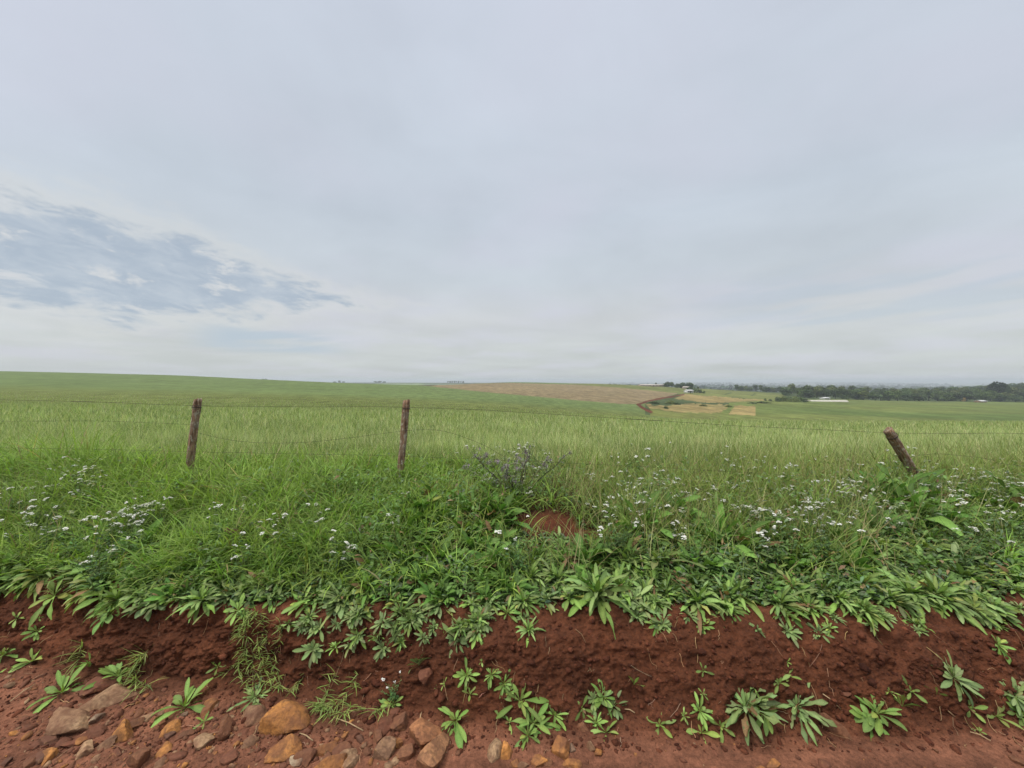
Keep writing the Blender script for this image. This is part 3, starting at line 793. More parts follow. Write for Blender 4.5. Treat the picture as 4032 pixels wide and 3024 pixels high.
# ------------------------------------------------------------------ dried weed with purple grey heads
def dried_weed():
    r = np.random.default_rng(5); Y = 4.15; x0 = (2035 - CX) / F * Y; z0 = float(gz(x0, Y))
    root = bpy.data.objects.new('dried_weed', None); COL.objects.link(root); root.location = (x0, Y, z0)
    tag(root, 'dried bushy weed with purple grey heads right of the middle post', 'weed')
    hm = []
    for i in range(3):
        mb = MB(); n = 26
        P = r.normal(0, .012, (n, 3)); leaves(mb, P, r.uniform(0, 6.28, n), r.uniform(-.6, 1.4, n), .3, r.uniform(.012, .024, n), .008, PROF_G3, vary((.24, .20, .235), n, .25), .1, 0, 0, False)
        hm.append(mb.mesh('seed_head', M_DRY))
    lf = MB(); tips = []
    for s in range(15):
        az = r.uniform(0, 6.28); lean = r.uniform(.1, .62); h = r.uniform(.34, .60); n = 8; t = np.linspace(0, 1, n)
        pts = np.stack([np.cos(az) * lean * t + r.normal(0, .014, n) * t, np.sin(az) * lean * .6 * t + r.normal(0, .014, n) * t, h * t], -1)
        mb = MB(); c = vary((.08, .07, .05), 1, .3)[0] if s % 3 else np.array([.22, .24, .13])
        tube(mb, pts, np.linspace(.006, .002, n), c, 4, False)
        for b in range(3):
            k = r.integers(3, 7); a = r.uniform(0, 6.28); l = r.uniform(.06, .16); p2 = pts[k] + np.array([math.cos(a) * l * .7, math.sin(a) * l * .5, l * .7])
            tube(mb, [pts[k], (pts[k] + p2) / 2 + (0, 0, -.01), p2], [.003, .002, .0015], c, 3, False); tips.append(p2)
        tips.append(pts[-1]); mb.obj('stem', M_STEM, root)
        m = 26; tt = r.uniform(.05, .85, m); P = np.stack([np.interp(tt, t, pts[:, q]) for q in range(3)], -1)
        leaves(lf, P, r.uniform(0, 6.28, m), r.uniform(-.3, .9, m), r.uniform(.2, 1.4, m), r.uniform(.03, .075, m), .016, PROF_LANC, vary((.17, .21, .11), m, .25), .2, r.normal(0, .4, m), .3)
    lf.obj('foliage', M_LEAF, root)
    for p in tips[:56]:
        h = link('seed_head', hm[r.integers(0, 3)], root, p); s = r.uniform(.7, 1.3); h.scale = (s, s, s)
dried_weed()

# ------------------------------------------------------------------ fence posts and wires
def at(px, row, Y): return np.array([(px - CX) / F * Y, Y, EYE - (row - HR) / F * Y])
def post(pt, pb, Yt, Yb, r, seed, label, slant):
    rr = np.random.default_rng(seed)
    a = at(*pt, Yt); b = at(*pb, Yb); ax = (a - b); L = np.linalg.norm(ax); b2 = b - ax / L * .45; H = L + .45
    K_, N_ = 22, 46
    th = np.arange(K_) * 2 * np.pi / K_
    zz = np.linspace(0, H, N_)
    prof = 1 + .10 * np.cos(3 * th + seed) + .07 * np.cos(2 * th + 1.3 * seed)
    V = []
    for z in zz:
        rad = r * prof * (1 + .08 * vnoise(th * 1.6 + seed, th * 0 + z * 5, seed)) * (1 + .07 * vnoise(th * 5, th * 0 + z * 22, seed + 1)) * (.9 + .1 * (z / H))
        rad = rad * (1 - .30 * np.clip(vnoise(th * 9, th * 0 + z * 3, seed + 2) - .2, 0, 1))
        V.append(np.stack([rad * np.cos(th), rad * np.sin(th), z + 0 * th], -1))
    V = np.array(V)
    V[-1, :, 2] += slant * r * np.cos(th + .6) + .30 * r * vnoise(th * 4, th * 0, seed + 3)
    V[-1, :, :2] *= .94
    top = np.array([[0, 0, V[-1, :, 2].mean() - .004]])
    Vv = np.vstack([V.reshape(-1, 3), top]); i = np.arange(N_ - 1)[:, None] * K_; j = np.arange(K_)[None]; j2 = (j + 1) % K_
    Q = np.stack([i + j, i + j2, i + K_ + j2, i + K_ + j], -1).reshape(-1, 4)
    T = np.array([(len(Vv) - 1, (N_ - 1) * K_ + q, (N_ - 1) * K_ + (q + 1) % K_) for q in range(K_)])
    me = mesh_data('fence_post', Vv, [Q, T], M_WOOD)
    o = link('fence_post', me); o.location = b2; o.rotation_mode = 'QUATERNION'
    o.rotation_quaternion = Vector((0, 0, 1)).rotation_difference(Vector(ax))
    tag(o, label, 'fence post', 'old wooden fence posts')
    # wire wrapped round the post below its top
    mb = MB(); t = np.linspace(0, 4 * np.pi, 40)
    tube(mb, np.stack([np.cos(t) * r * 1.13, np.sin(t) * r * 1.13, H - .105 + t * .0012], -1), .0028, (.05, .04, .03), 5)
    mb.obj('wire_wrap', M_WIRE, o)
    mb = MB(); tube(mb, [(.2 * r, -r * 1.02, H - .15), (.2 * r, -r * 1.22, H - .15), (.2 * r, -r * 1.22, H - .16), (.2 * r, -r * 1.02, H - .165)], .0022, (.1, .09, .08), 4); mb.obj('staple', M_WIRE, o)
    return o
post((778, 1573), (746, 1830), 4.78, 4.78, .043, 3, 'leftmost wooden fence post, leaning slightly right in tall green grass', .5)
post((1602, 1577), (1572, 1925), 4.6, 4.6, .041, 8, 'upright speckled wooden fence post, middle one of the three', .25)
post((3497, 1692), (3655, 1950), 4.28, 4.42, .045, 5, 'strongly tilted wooden fence post on right, leaning left among flowers', .3)
def wire(pts, label, r=.0021, splices=()):
    P = np.array([at(*p[:2], p[2]) for p in pts]); r = r * .72
    n = len(P); out = []
    t = np.arange(n)
    tt = np.linspace(0, n - 1, (n - 1) * 14 + 1)
    d = np.gradient(P, axis=0)
    for k in range(3):
        pass
    i = np.clip(tt.astype(int), 0, n - 2); f = (tt - i)[:, None]
    h00 = 2 * f ** 3 - 3 * f ** 2 + 1; h10 = f ** 3 - 2 * f ** 2 + f; h01 = -2 * f ** 3 + 3 * f ** 2; h11 = f ** 3 - f ** 2
    C = h00 * P[i] + h10 * d[i] + h01 * P[i + 1] + h11 * d[i + 1]
    C[:, 2] += .004 * vnoise(C[:, 0] * 3, C[:, 0] * 0, 7)
    mb = MB()
    nn = len(C); ph = np.linspace(0, nn * 2.0, nn)
    tube(mb, C, r, (.06, .045, .035), 5)
    o = mb.obj('fence_wire', M_WIRE); tag(o, label, 'fence wire', 'rusty fence wires')
    for a, b in splices:
        m = MB(); sel = C[int(a * (nn - 1)):int(b * (nn - 1)) + 2]
        tube(m, sel + np.array([0, -.002, .001]), r * 2.1, (.03, .025, .02), 6); m.obj('splice', M_WIRE, o)
    return o
wire([(-900, 1560, 4.85), (0, 1573, 4.82), (400, 1584, 4.8), (775, 1597, 4.71), (1150, 1602, 4.65), (1600, 1603, 4.53), (2000, 1620, 4.48), (2500, 1651, 4.4), (3000, 1681, 4.3), (3505, 1703, 4.2), (4032, 1707, 4.25), (4900, 1712, 4.3)],
     'top rusty wire running past all three fence posts', .0023, ((.155, .175), (.635, .65), (.272, .28)))
wire([(-900, 1650, 4.85), (0, 1657, 4.82), (400, 1658, 4.8), (760, 1672, 4.74)], 'second wire left of the left post, faint in crop', .0019)
wire([(765, 1700, 4.72), (920, 1735, 4.7), (1050, 1744, 4.68), (1200, 1742, 4.66), (1400, 1722, 4.6), (1590, 1696, 4.54), (1700, 1691, 4.5), (1790, 1708, 4.45), (1900, 1752, 4.38), (1990, 1800, 4.3)],
     'loose sagging middle wire that drops into the dried weed', .0021)
wire([(-900, 1755, 4.8), (0, 1762, 4.8), (752, 1778, 4.74), (1180, 1788, 4.65), (1588, 1796, 4.54), (1900, 1808, 4.5), (2300, 1826, 4.4), (2800, 1852, 4.35), (3250, 1880, 4.3), (3610, 1892, 4.3)],
     'bottom wire low in the grass from left edge to tilted post', .0020)
wire([(3575, 1800, 4.26), (3660, 1788, 4.25), (3760, 1790, 4.25), (3900, 1810, 4.26), (4032, 1835, 4.28), (4900, 1880, 4.3)], 'short arched wire right of the tilted post', .0020)

# ------------------------------------------------------------------ rocks
def ico(sub):
    import bmesh
    bm = bmesh.new(); bmesh.ops.create_icosphere(bm, subdivisions=sub, radius=1)
    V = np.array([v.co[:] for v in bm.verts]); T = np.array([[v.index for v in f.verts] for f in bm.faces]); bm.free()
    return V, T
ICO = {s: ico(s) for s in (1, 2, 3, 4)}
def rock_shape(seed, sub, nplane=10, sharp=1.0):
    r = np.random.default_rng(seed); V, T = ICO[sub]
    n = r.normal(0, 1, (nplane, 3)); n /= np.linalg.norm(n, axis=1, keepdims=True)
    h = r.uniform(.52, .88, nplane)
    dt = V @ n.T; dt = np.where(dt > .05, h / np.maximum(dt, .05), 9)
    k = 42.
    rad = np.minimum(-np.log(np.exp(-k * np.minimum(dt, 3)).sum(1) + np.exp(-k * 1.25)) / k, 1.25)
    rad = rad * (1 + .05 * fbm(V[:, 0] * 3 + seed, V[:, 1] * 3 + V[:, 2] * 2, seed, 3)) + .012 * fbm(V[:, 0] * 9 + seed, V[:, 2] * 9 + V[:, 1] * 7, seed + 1, 2)
    return V * rad[:, None], T
ORANGE = (.40, .175, .048); TAN = (.36, .235, .13); GREY_R = (.25, .145, .08); BROWN = (.17, .075, .036); RED = (.15, .055, .03); DARK = (.10, .052, .034); PALE = (.34, .27, .18)
CN = {ORANGE: 'orange', TAN: 'tan', GREY_R: 'grey brown', BROWN: 'brown', RED: 'reddish', DARK: 'dark', PALE: 'pale'}
REG_ROCK = [(330, BIG, 'at the road left edge'), (560, BIG, 'below the tan slabs'), (760, BIG, 'under the loose roadside rosette'), (980, BIG, 'left of the big orange rock'), (1240, 2870, 'beside the big orange rock'), (1240, BIG, 'below the big orange rock'),
            (1480, BIG, 'between big orange and flat rocks'), (1780, BIG, 'around the cracked flat rock'), (2050, BIG, 'at the bottom edge near centre'), (2400, BIG, 'in the row right of centre'), (BIG, BIG, 'on the smooth road right')]
def rock(px, row, w, h, ang, col, seed, label=None, zs=.55, sub=4, sink=.42, npl=11):
    loc, nrm = hit(px, row)
    if loc is None: return
    s = loc.y / F
    V, T = rock_shape(seed, sub, npl)
    vs = h / max(.55, (EYE - loc.z) / loc.length if loc.length else .6)
    sx, sy, sz = w * s / 2 * 1.15, vs * s / 2 * 1.1, h * s / 2 * zs * 1.9
    c = np.broadcast_to(np.asarray(col) * (1 + rng.normal(0, .08)), V.shape)
    me = mesh_data('rock', V * np.array([sx, sy, sz]), T, M_ROCK, c, True)
    try: me.set_sharp_from_angle(angle=R(24))
    except Exception: pass
    o = link('rock', me); o.location = loc + Vector((0, 0, sz * (.55 - sink)))
    o.rotation_euler = (random.uniform(-.15, .15), random.uniform(-.2, .2), R(ang))
    if label: tag(o, label, 'rock', 'stones along the road edge')
    else:
        size = 'large' if w * s > .11 else ('small' if w * s < .055 else 'medium')
        note(o, size + ' ' + CN[col] + ' stone', 'stone', 'stones along the road edge', px, row, REG_ROCK)
r4 = [(455,1178,225,125,22,TAN),(690,1030,270,105,26,TAN),(600,1150,62,55,0,PALE),(765,1255,85,115,70,ORANGE),(1595,1140,150,105,40,GREY_R),(1760,1370,155,115,-5,ORANGE),(1915,1400,120,90,20,BROWN),(2040,1340,140,50,28,ORANGE),
 (2150,1385,115,80,0,TAN),(1840,1418,80,60,10,PALE),(1560,1298,62,55,0,GREY_R),(1523,1322,48,45,0,GREY_R),(1400,1208,85,95,30,BROWN),(1255,1318,105,70,38,TAN),(1072,1210,105,70,35,ORANGE),(1052,1262,58,55,0,DARK),(1145,1258,80,50,20,BROWN),
 (1035,1350,72,60,0,ORANGE),(870,1405,105,115,60,BROWN),(315,1290,115,60,15,DARK),(250,1400,80,50,10,DARK),(530,1360,105,65,10,TAN),(650,1325,95,50,40,GREY_R),(440,1312,75,40,5,RED),(495,1303,70,35,0,ORANGE),(845,1190,85,50,25,BROWN),(915,1157,65,40,30,TAN),
 (1295,1095,85,60,15,ORANGE),(640,955,135,80,0,RED),(1440,1390,85,60,20,RED),(2060,1435,190,90,10,ORANGE),(985,1445,70,50,0,TAN),(90,1245,50,25,0,ORANGE),(300,1400,95,65,20,ORANGE),(190,1440,70,40,0,BROWN),(720,1370,60,35,0,RED),(610,1240,95,70,0,RED),(1190,1310,40,30,0,TAN),(1150,1130,40,25,0,PALE),(40,1430,60,40,0,DARK)]
for i, (u, v, w, h, a, c) in enumerate(r4): rock(K * u, 2100 + K * v, w * K, h * K, a, c, 700 + i)
rock(K * 1790, 2100 + K * 1165, 245 * K, 175 * K, 12, ORANGE, 903, 'big rounded orange rock at the bank foot, largest by the hanging grass', .62, 4, .2, 17)
r5 = [(350,1195,115,110,0,RED),(440,1185,100,95,20,BROWN),(355,1372,115,110,20,GREY_R),(415,1322,50,65,60,ORANGE),(478,1390,60,100,-70,BROWN),(90,1362,105,72,10,BROWN),(120,1438,110,60,10,TAN),(300,1285,60,70,50,BROWN),(1010,1362,100,85,40,TAN),(1092,1372,65,100,-60,ORANGE),
 (1440,1352,90,130,70,ORANGE),(1508,1345,45,45,0,PALE),(1150,1432,70,45,0,ORANGE),(1300,1432,95,70,10,ORANGE),(1200,1448,80,40,0,TAN),(1620,1335,40,60,60,TAN),(1660,1362,45,40,0,ORANGE),(1490,1442,110,50,0,ORANGE),(1568,1208,62,50,-25,BROWN),(20,1325,55,45,0,ORANGE),(1350,1430,50,45,0,BROWN),(95,1258,40,35,30,ORANGE),(230,1370,70,50,0,BROWN),(600,890,75,75,0,RED),(190,1290,60,40,0,DARK)]
for i, (u, v, w, h, a, c) in enumerate(r5): rock(1300 + K * u, 2100 + K * v, w * K, h * K, a, c, 800 + i)
rock(1300 + K * 590, 2100 + K * 1290, 200 * K, 150 * K, 10, (.34, .15, .065), 931, 'cracked flat orange rock with roots over it, upper half', .5, 4, .28)
rock(1300 + K * 640, 2100 + K * 1400, 215 * K, 190 * K, -12, (.36, .18, .085), 932, 'broad flat brownish orange rock at bottom edge, lower half', .5, 4, .30)
r6 = [(1038,1222,75,125,70,BROWN),(1092,990,45,38,0,RED),(650,1445,90,40,25,ORANGE),(2185,1425,60,40,10,BROWN),(1665,1355,30,24,0,BROWN),(900,1285,60,40,0,DARK)]
for i, (u, v, w, h, a, c) in enumerate(r6): rock(2632 + K * u, 2100 + K * v, w * K, h * K, a, c, 860 + i)

# grit on the road and soil crumbs on the bank: nobody could count them
def scatter_stones(name, n, sampler, size, cols, label, sub=1, mat=None):
    mb = MB(); protos = [rock_shape(1200 + i, sub, 8) for i in range(12)]
    Vs, Ts, Cs = [], [], []; off = 0
    for i in range(n):
        p = sampler()
        if p is None: continue
        V, T = protos[random.randrange(12)]
        s = size()
        sc = np.array([random.uniform(.7, 1.4), random.uniform(.7, 1.3), random.uniform(.45, .8)]) * s
        a = random.uniform(0, 6.28); ca, sa = math.cos(a), math.sin(a)
        W = V * sc; W = np.stack([W[:, 0] * ca - W[:, 1] * sa, W[:, 0] * sa + W[:, 1] * ca, W[:, 2]], -1) + p
        Vs.append(W); Ts.append(T + off); off += len(V)
        c = np.asarray(random.choice(cols)) * random.uniform(.7, 1.25)
        Cs.append(np.broadcast_to(c, V.shape))
    o = link(name, mesh_data(name, np.concatenate(Vs), np.concatenate(Ts), mat or M_ROCK, np.concatenate(Cs), False))
    tag(o, label, name.split('_')[-1], None, 'stuff')
def road_pt():
    px = random.triangular(-150, 1900, 200) if random.random() < .92 else random.uniform(2000, 4100)
    row = random.uniform(2640 + px * .10, 3060)
    loc, n = hit(px, row)
    return None if loc is None else np.array(loc)
scatter_stones('gravel', 1500, road_pt, lambda: min(.030, random.lognormvariate(-5.05, .62)), [ORANGE, TAN, BROWN, RED, RED, RED, RED], 'loose small gravel strewn over the left road edge', 2)
def face_pt():
    px = random.uniform(-150, 4150); f = np.interp((px - CX) / F * 2.4, fx_, fy_); row = random.uniform(2360, 2960)
    loc, n = hit(px, row)
    return None if loc is None else np.array(loc)
scatter_stones('soil_crumbs', 8000, face_pt, lambda: min(.030, random.lognormvariate(-5.3, .68)), [(.10, .032, .016), (.08, .026, .013), (.125, .042, .021), (.066, .021, .011)], 'crumbs of red soil lying all over the bank', 1, M_SOIL)
# straw, rootlets and dry stalks
mb = MB()
for i in range(210):
    px = random.uniform(-100, 4100); row = random.uniform(2380, 2960); loc, n = hit(px, row)
    if loc is None: continue
    L = random.uniform(.02, .13) * (1.3 if random.random() < .15 else 1); a = random.choice([random.uniform(-.6, .6) - 1.57, random.uniform(0, 6.28)])
    pts = []
    for k in range(5):
        x = loc.x + math.cos(a) * L * k / 4 + random.gauss(0, .004); y = loc.y + math.sin(a) * L * k / 4 * .6 + random.gauss(0, .003)
        pts.append((x, y, float(gz(x, y)) + .008 + random.uniform(0, .006)))
    tube(mb, pts, random.uniform(.0008, .0017), vary((.34, .22, .12), 1, .25)[0], 4)
for (p0, p1) in [((1320, 2835), (1430, 2885)), ((1660, 2812), (1652, 2850)), ((1180, 2895), (1232, 2925)), ((3240, 2740), (3310, 2800)), ((3700, 2790), (3760, 2830)), ((3820, 2890), (3900, 2925)), ((2460, 2800), (2500, 2815)), ((40, 2770), (140, 2700))]:
    a, _ = hit(*p0); b, _ = hit(*p1)
    if a and b: tube(mb, [np.array(a) + (0, 0, .012), (np.array(a) + np.array(b)) / 2 + (0, 0, .02), np.array(b) + (0, 0, .012)], .003, (.42, .30, .17), 5)
o = mb.obj('dry_straw', M_DRY); tag(o, 'thin dry straw and rootlets scattered on the red bank', 'straw', None, 'stuff')

# ------------------------------------------------------------------ creeping grass hanging down the bank
def creeping(name, runs, label, dens=30, ll=.062):
    root = bpy.data.objects.new(name, None); COL.objects.link(root)
    p0, _ = hit(*runs[0][0]); root.location = p0; tag(root, label, 'grass', 'creeping grass runners')
    for run in runs:
        P = []
        for (px, row) in run:
            q, n = hit(px, row)
            if q is None: continue
            P.append(np.array(q) + np.array(n) * random.uniform(.012, .035))
        P = np.array(P); t = np.linspace(0, len(P) - 1, 24)
        C = np.stack([np.interp(t, np.arange(len(P)), P[:, k]) for k in range(3)], -1) + rng.normal(0, .004, (24, 3))
        mb = MB(); C = C - np.array(p0)
        tube(mb, C, .0016, vary((.24, .20, .11), 1, .2)[0], 4)
        ln = np.linalg.norm(np.diff(C, axis=0), axis=1).sum(); n = int(dens * ln / .3)
        tt = rng.uniform(0, 23, n); B = np.stack([np.interp(tt, np.arange(24), C[:, k]) for k in range(3)], -1)
        leaves(mb, B, rng.uniform(3.3, 6.1, n) + rng.normal(0, .6, n), rng.uniform(-.3, 1.1, n), rng.uniform(0, .9, n), ll * rng.uniform(.5, 1.2, n), .0058, PROF_GRASS, vary((.23, .30, .085), n, .2), .25, 0, 0, True)
        mb.obj('runner', M_GRASS, root)
creeping('creeping_grass', [[(1000 + d * 8, 2400 + abs(d) * 5), (985 + d * 17, 2480), (1000 + d * 19, 2560), (1010 + d * 20, 2640), (1030 + d * 22, 2700 + (d % 3) * 18)] for d in range(-3, 5)] +
         [[(1100, 2430), (1112, 2500), (1080, 2590)], [(985, 2520), (960, 2600), (900, 2640), (860, 2655)], [(1080, 2700), (1150, 2740), (1180, 2690), (1200, 2660)]],
         'creeping grass hanging down the bank above the big orange rock')
creeping('creeping_grass', [[(1230, 2790), (1280, 2770), (1310, 2700), (1325, 2650)], [(1240, 2800), (1330, 2800), (1390, 2720), (1420, 2650)], [(1225, 2785), (1300, 2780), (1370, 2752)], [(1400, 2815), (1450, 2810), (1500, 2800), (1540, 2790)], [(1270, 2800), (1300, 2830), (1360, 2815), (1395, 2790)]],
         'low creeping grass runners right of the big orange rock', 38, .085)
creeping('creeping_grass', [[(q, 2235 + (q % 7) * 4), (q - 12 + q % 23, 2275), (q - 20 + q % 41, 2310 + q % 37)] for q in (-40, 15, 48, 90, 128, 171, 215, 262, 301, 340, 385, 420)], 'dry grass hanging over the crumbling left lip of the bank', 34, .075)
creeping('creeping_grass', [[(540, 2680), (560, 2620), (590, 2570)], [(530, 2670), (545, 2600), (600, 2560)], [(300, 2640), (310, 2580), (330, 2530)], [(520, 2690), (570, 2700), (590, 2715)]], 'thin dry grass tuft beside rosettes at the left bank foot', 30, .13)

# ------------------------------------------------------------------ grass of the verge and the crop (uncountable)
def leafy_gap(x, y, px):
    # thin grass where the broad leaf clump, the red gap and the bushy right end stand
    g = 1 - .62 * np.exp(-(((x + .40) / .62) ** 4 + ((y - 3.35) / .62) ** 4))
    g = g * (1 - .9 * np.exp(-(((x - .34) / .50) ** 4 + ((y - 3.40) / .36) ** 4)))
    g = g * (1 - .7 * sstep(2250, 2450, px) * sstep(1.05, .55, y - lip_y(x)))
    return g * (1 - .6 * sstep(3350, 3550, px) * sstep(4.6, 4.2, y))
def bare_mask(x, y):
    return (np.exp(-(((x - .30) / .36) ** 2 + ((y - 3.74) / .20) ** 2)) > .42) | (np.exp(-(((x - .75) / .35) ** 2 + ((y - 3.55) / .10) ** 2)) > .4)
def verge_pts(n, y0, y1, pw=1.0):
    u = rng.uniform(0, 1, n); Yv = 1 / (1 / y0 + (1 / y1 - 1 / y0) * u)
    px = rng.uniform(-500, 4500, n); x = (px - CX) / F * Yv
    ok = (Yv > lip_y(x) + .03) & ~bare_mask(x, Yv) & (np.abs(x) < 13)
    return x[ok], Yv[ok], px[ok]
# tall soft grass, thickest on the left
x, y, px = verge_pts(150000, 2.75, 5.9)
clump = fbm(x * 1.6, y * 2.2, 81, 3)
dens = np.interp(px, [-500, 300, 700, 1400, 1650, 2000, 2400, 4500], [.95, .95, 1., 1., .75, .45, .38, .35])
dens *= np.interp((y - lip_y(x)), [0, .25, .55, 1.0], [.10, .22, .7, 1.0])
dens = np.where((px < 560) & (y - lip_y(x) < .5), np.maximum(dens, .55), dens)
dens *= np.clip(.75 + 1.1 * clump, .12, 1)
dens *= sstep(6.0, 5.0, y) * .6 + .4
dens *= leafy_gap(x, y, px)
k = rng.random(len(x)) < dens * np.interp(px, [1500, 2000], [.45, .75]); x, y, px = x[k], y[k], px[k]; n = len(x); clump = clump[k]
L = rng.uniform(.16, .44, n) * np.interp(y - lip_y(x), [0, .5, 1.2], [.55, .85, 1.1]) * (1 + .5 * clump)
L *= np.interp(px, [0, 500, 900, 1500, 2000, 2300, 4000], [1.2, 1.15, 1.15, 1.1, .85, .85, .95]); L *= 1 + .75 * np.exp(-(((px - 220) / 330) ** 2 + ((y - 5.0) / .45) ** 2))
g1 = np.array([.275, .385, .080]); g2 = np.array([.170, .262, .055]); g3 = np.array([.21, .25, .085])
mixv = rng.random((n, 1)) * .6 + .4 * (clump[:, None] + .5)
c = g2 * (1 - mixv) + g1 * mixv
right = sstep(1900, 2500, px)[:, None]; c = c * (1 - .5 * right) + np.array([.23, .27, .085]) * .5 * right
dr = rng.random(n) < .07; c[dr] = vary((.33, .27, .14), dr.sum(), .2)
mbg = MB()
leaves(mbg, np.stack([x, y, gz(x, y) - .01], -1), rng.uniform(0, 6.28, n), rng.uniform(.85, 1.5, n), rng.uniform(.4, 1.9, n), L, rng.uniform(.006, .013, n), PROF_GRASS, np.clip(c * (1 + rng.normal(0, .15, (n, 1))), .01, .8), 0, rng.normal(0, .4, n), 0, False)
# tufts: many arching blades out of one base, each tuft with its own tone
tx, ty, tpx = verge_pts(5200, 2.75, 5.7)
tk = rng.random(len(tx)) < leafy_gap(tx, ty, tpx) * np.interp(tpx, [-500, 1500, 1750, 2200, 4500], [.9, .9, .45, .12, .10]) * np.interp(ty - lip_y(tx), [0, .2, .5], [.25, .5, 1])
tx, ty, tpx = tx[tk], ty[tk], tpx[tk]
nb = rng.integers(9, 24, len(tx)); ti = np.repeat(np.arange(len(tx)), nb); n = len(ti)
tl = rng.uniform(.22, .50, len(tx)) * np.interp(ty - lip_y(tx), [0, .4, 1.2], [.6, .85, 1.1]) * (1 + .6 * np.exp(-(((tpx - 220) / 330) ** 2 + ((ty - 5.0) / .45) ** 2)))
tc_ = np.array([.195, .30, .062])[None] * (1 + rng.normal(0, .28, (len(tx), 1))) * np.array([1, 1, 1])[None] * (1 + rng.normal(0, .07, (len(tx), 3)))
ta = rng.uniform(0, 6.28, len(tx))
az_ = ta[ti] + rng.normal(0, 1.3, n)
leaves(mbg, np.stack([tx[ti] + rng.normal(0, .018, n), ty[ti] + rng.normal(0, .018, n), gz(tx, ty)[ti] - .01], -1), az_, rng.uniform(.75, 1.5, n), rng.uniform(.7, 2.3, n), tl[ti] * rng.uniform(.6, 1.15, n),
       rng.uniform(.007, .014, n), PROF_GRASS, np.clip(tc_[ti] * (1 + rng.normal(0, .12, (n, 1))), .02, .8), 0, rng.normal(0, .4, n), 0, False)
tag(mbg.obj('verge_grass', M_GRASS), 'tall soft green grass covering the verge, thickest on left', 'grass', None, 'stuff')
# low leafy ground cover
x, y, px = verge_pts(66000, 2.6, 5.2)
k = rng.random(len(x)) < np.interp(y - lip_y(x), [0, .15, 1.2, 2.2], [.75, 1, .8, .3]); x, y, px = x[k], y[k], px[k]; n = len(x)
cl = fbm(x * 2.5, y * 2.5, 83, 3)
c = np.array([.095, .165, .045])[None] * (1 + .5 * cl[:, None]) * (1 + rng.normal(0, .18, (n, 1)))
gr = (rng.random(n) < .25); c[gr] = vary((.11, .155, .08), gr.sum(), .2)
br = (rng.random(n) < .05); c[br] = vary((.22, .15, .08), br.sum(), .2)
mbg = MB()
hh = rng.uniform(0, 1, n) ** 1.5 * np.interp(y - lip_y(x), [0, .3, 1.0], [.04, .12, .22]) * np.clip(1 + 1.2 * cl, .3, 2) * np.where((np.abs(x - .3) < .6) & (y < 3.8), .25, 1)
leaves(mbg, np.stack([x, y, gz(x, y) + hh], -1), rng.uniform(0, 6.28, n), rng.uniform(-.2, 1.0, n), rng.uniform(.2, 1.3, n), rng.uniform(.028, .075, n), rng.uniform(.012, .028, n), PROF_OVAL, np.clip(c, .01, .8), .25, rng.normal(0, .4, n), .2)
tag(mbg.obj('ground_cover', M_LEAF), 'low mixed herbs filling gaps between the verge weeds', 'ground cover', None, 'stuff')
# thin stems, straw and seed heads between the flowers on the right
x, y, px = verge_pts(52000, 2.9, 5.6)
dens = np.interp(px, [-500, 100, 350, 700, 1900, 2300, 4500], [.5, .5, .3, .06, .12, .85, .9]) * leafy_gap(x, y, px) * np.interp(y - lip_y(x), [0, .3, .7], [0, .25, 1]) * np.clip(.8 + fbm(x * 1.5, y * 1.5, 85, 3), .2, 1)
k = rng.random(len(x)) < dens * .8; x, y = x[k], y[k]; n = len(x)
pal = np.array([[.30, .36, .11], [.42, .42, .20], [.26, .24, .11], [.21, .31, .08], [.33, .27, .14], [.24, .33, .10]])
c = pal[rng.integers(0, 6, n)] * (1 + rng.normal(0, .18, (n, 1)))
mbg = MB()
leaves(mbg, np.stack([x, y, gz(x, y)], -1), rng.uniform(0, 6.28, n), rng.uniform(.9, 1.55, n), rng.uniform(0, .8, n), rng.uniform(.18, .50, n) * np.interp(x, [-.5, .3, 6], [1, 1.22, 1.3]), rng.uniform(.003, .0065, n), PROF_G3, np.clip(c, .01, .8), 0, rng.normal(0, 1, n), 0, False)
tag(mbg.obj('wild_stems', M_GRASS), 'fine brownish stems and dry grass among the flowers', 'grass', None, 'stuff')
# standing crop
n = 380000
u = rng.uniform(0, 1, n); Yv = 1 / (1 / 5.3 + (1 / 85. - 1 / 5.3) * u); px = rng.uniform(-700, 4700, n)
k = rng.random(n) < sstep(88, 48, Yv) ; Yv, px = Yv[k], px[k]; x = (px - CX) / F * Yv; n = len(x)
zc = np.where(Yv < 6.5, gz(x, np.minimum(Yv, 6.6)), zfar(px, np.maximum(Yv, 6.5)))
h = rng.uniform(.26, .50, n) * (1 + .22 * fbm(x * .8, Yv * .8, 91, 3))
h = h * np.interp(Yv, [5.3, 6.5, 32, 55, 85], [.75, 1, 1, .55, .10])
W = rng.uniform(.0045, .010, n) * np.maximum(1, Yv / 7.5)
pat = fbm(x * .35, Yv * .35, 92, 3)[:, None] + .5 * fbm(x * 1.8, Yv * 1.2, 93, 2)[:, None]
c = np.array([.285, .368, .142]) * (1 + .22 * pat) * (1 + rng.normal(0, .16, (n, 1)))
c = c * (1 + rng.normal(0, .04, (n, 3)))
ye = rng.random(n) < np.interp(px, [0, 2000, 4000], [.20, .30, .36]); c[ye] = vary((.54, .57, .31), ye.sum(), .15)
dk = rng.random(n) < .2; c[dk] = vary((.11, .17, .05), dk.sum(), .15)
fade = sstep(12, 50, Yv)[:, None] * .8; c = c * (1 - fade) + np.array([.256, .312, .130]) * fade
mbg = MB()
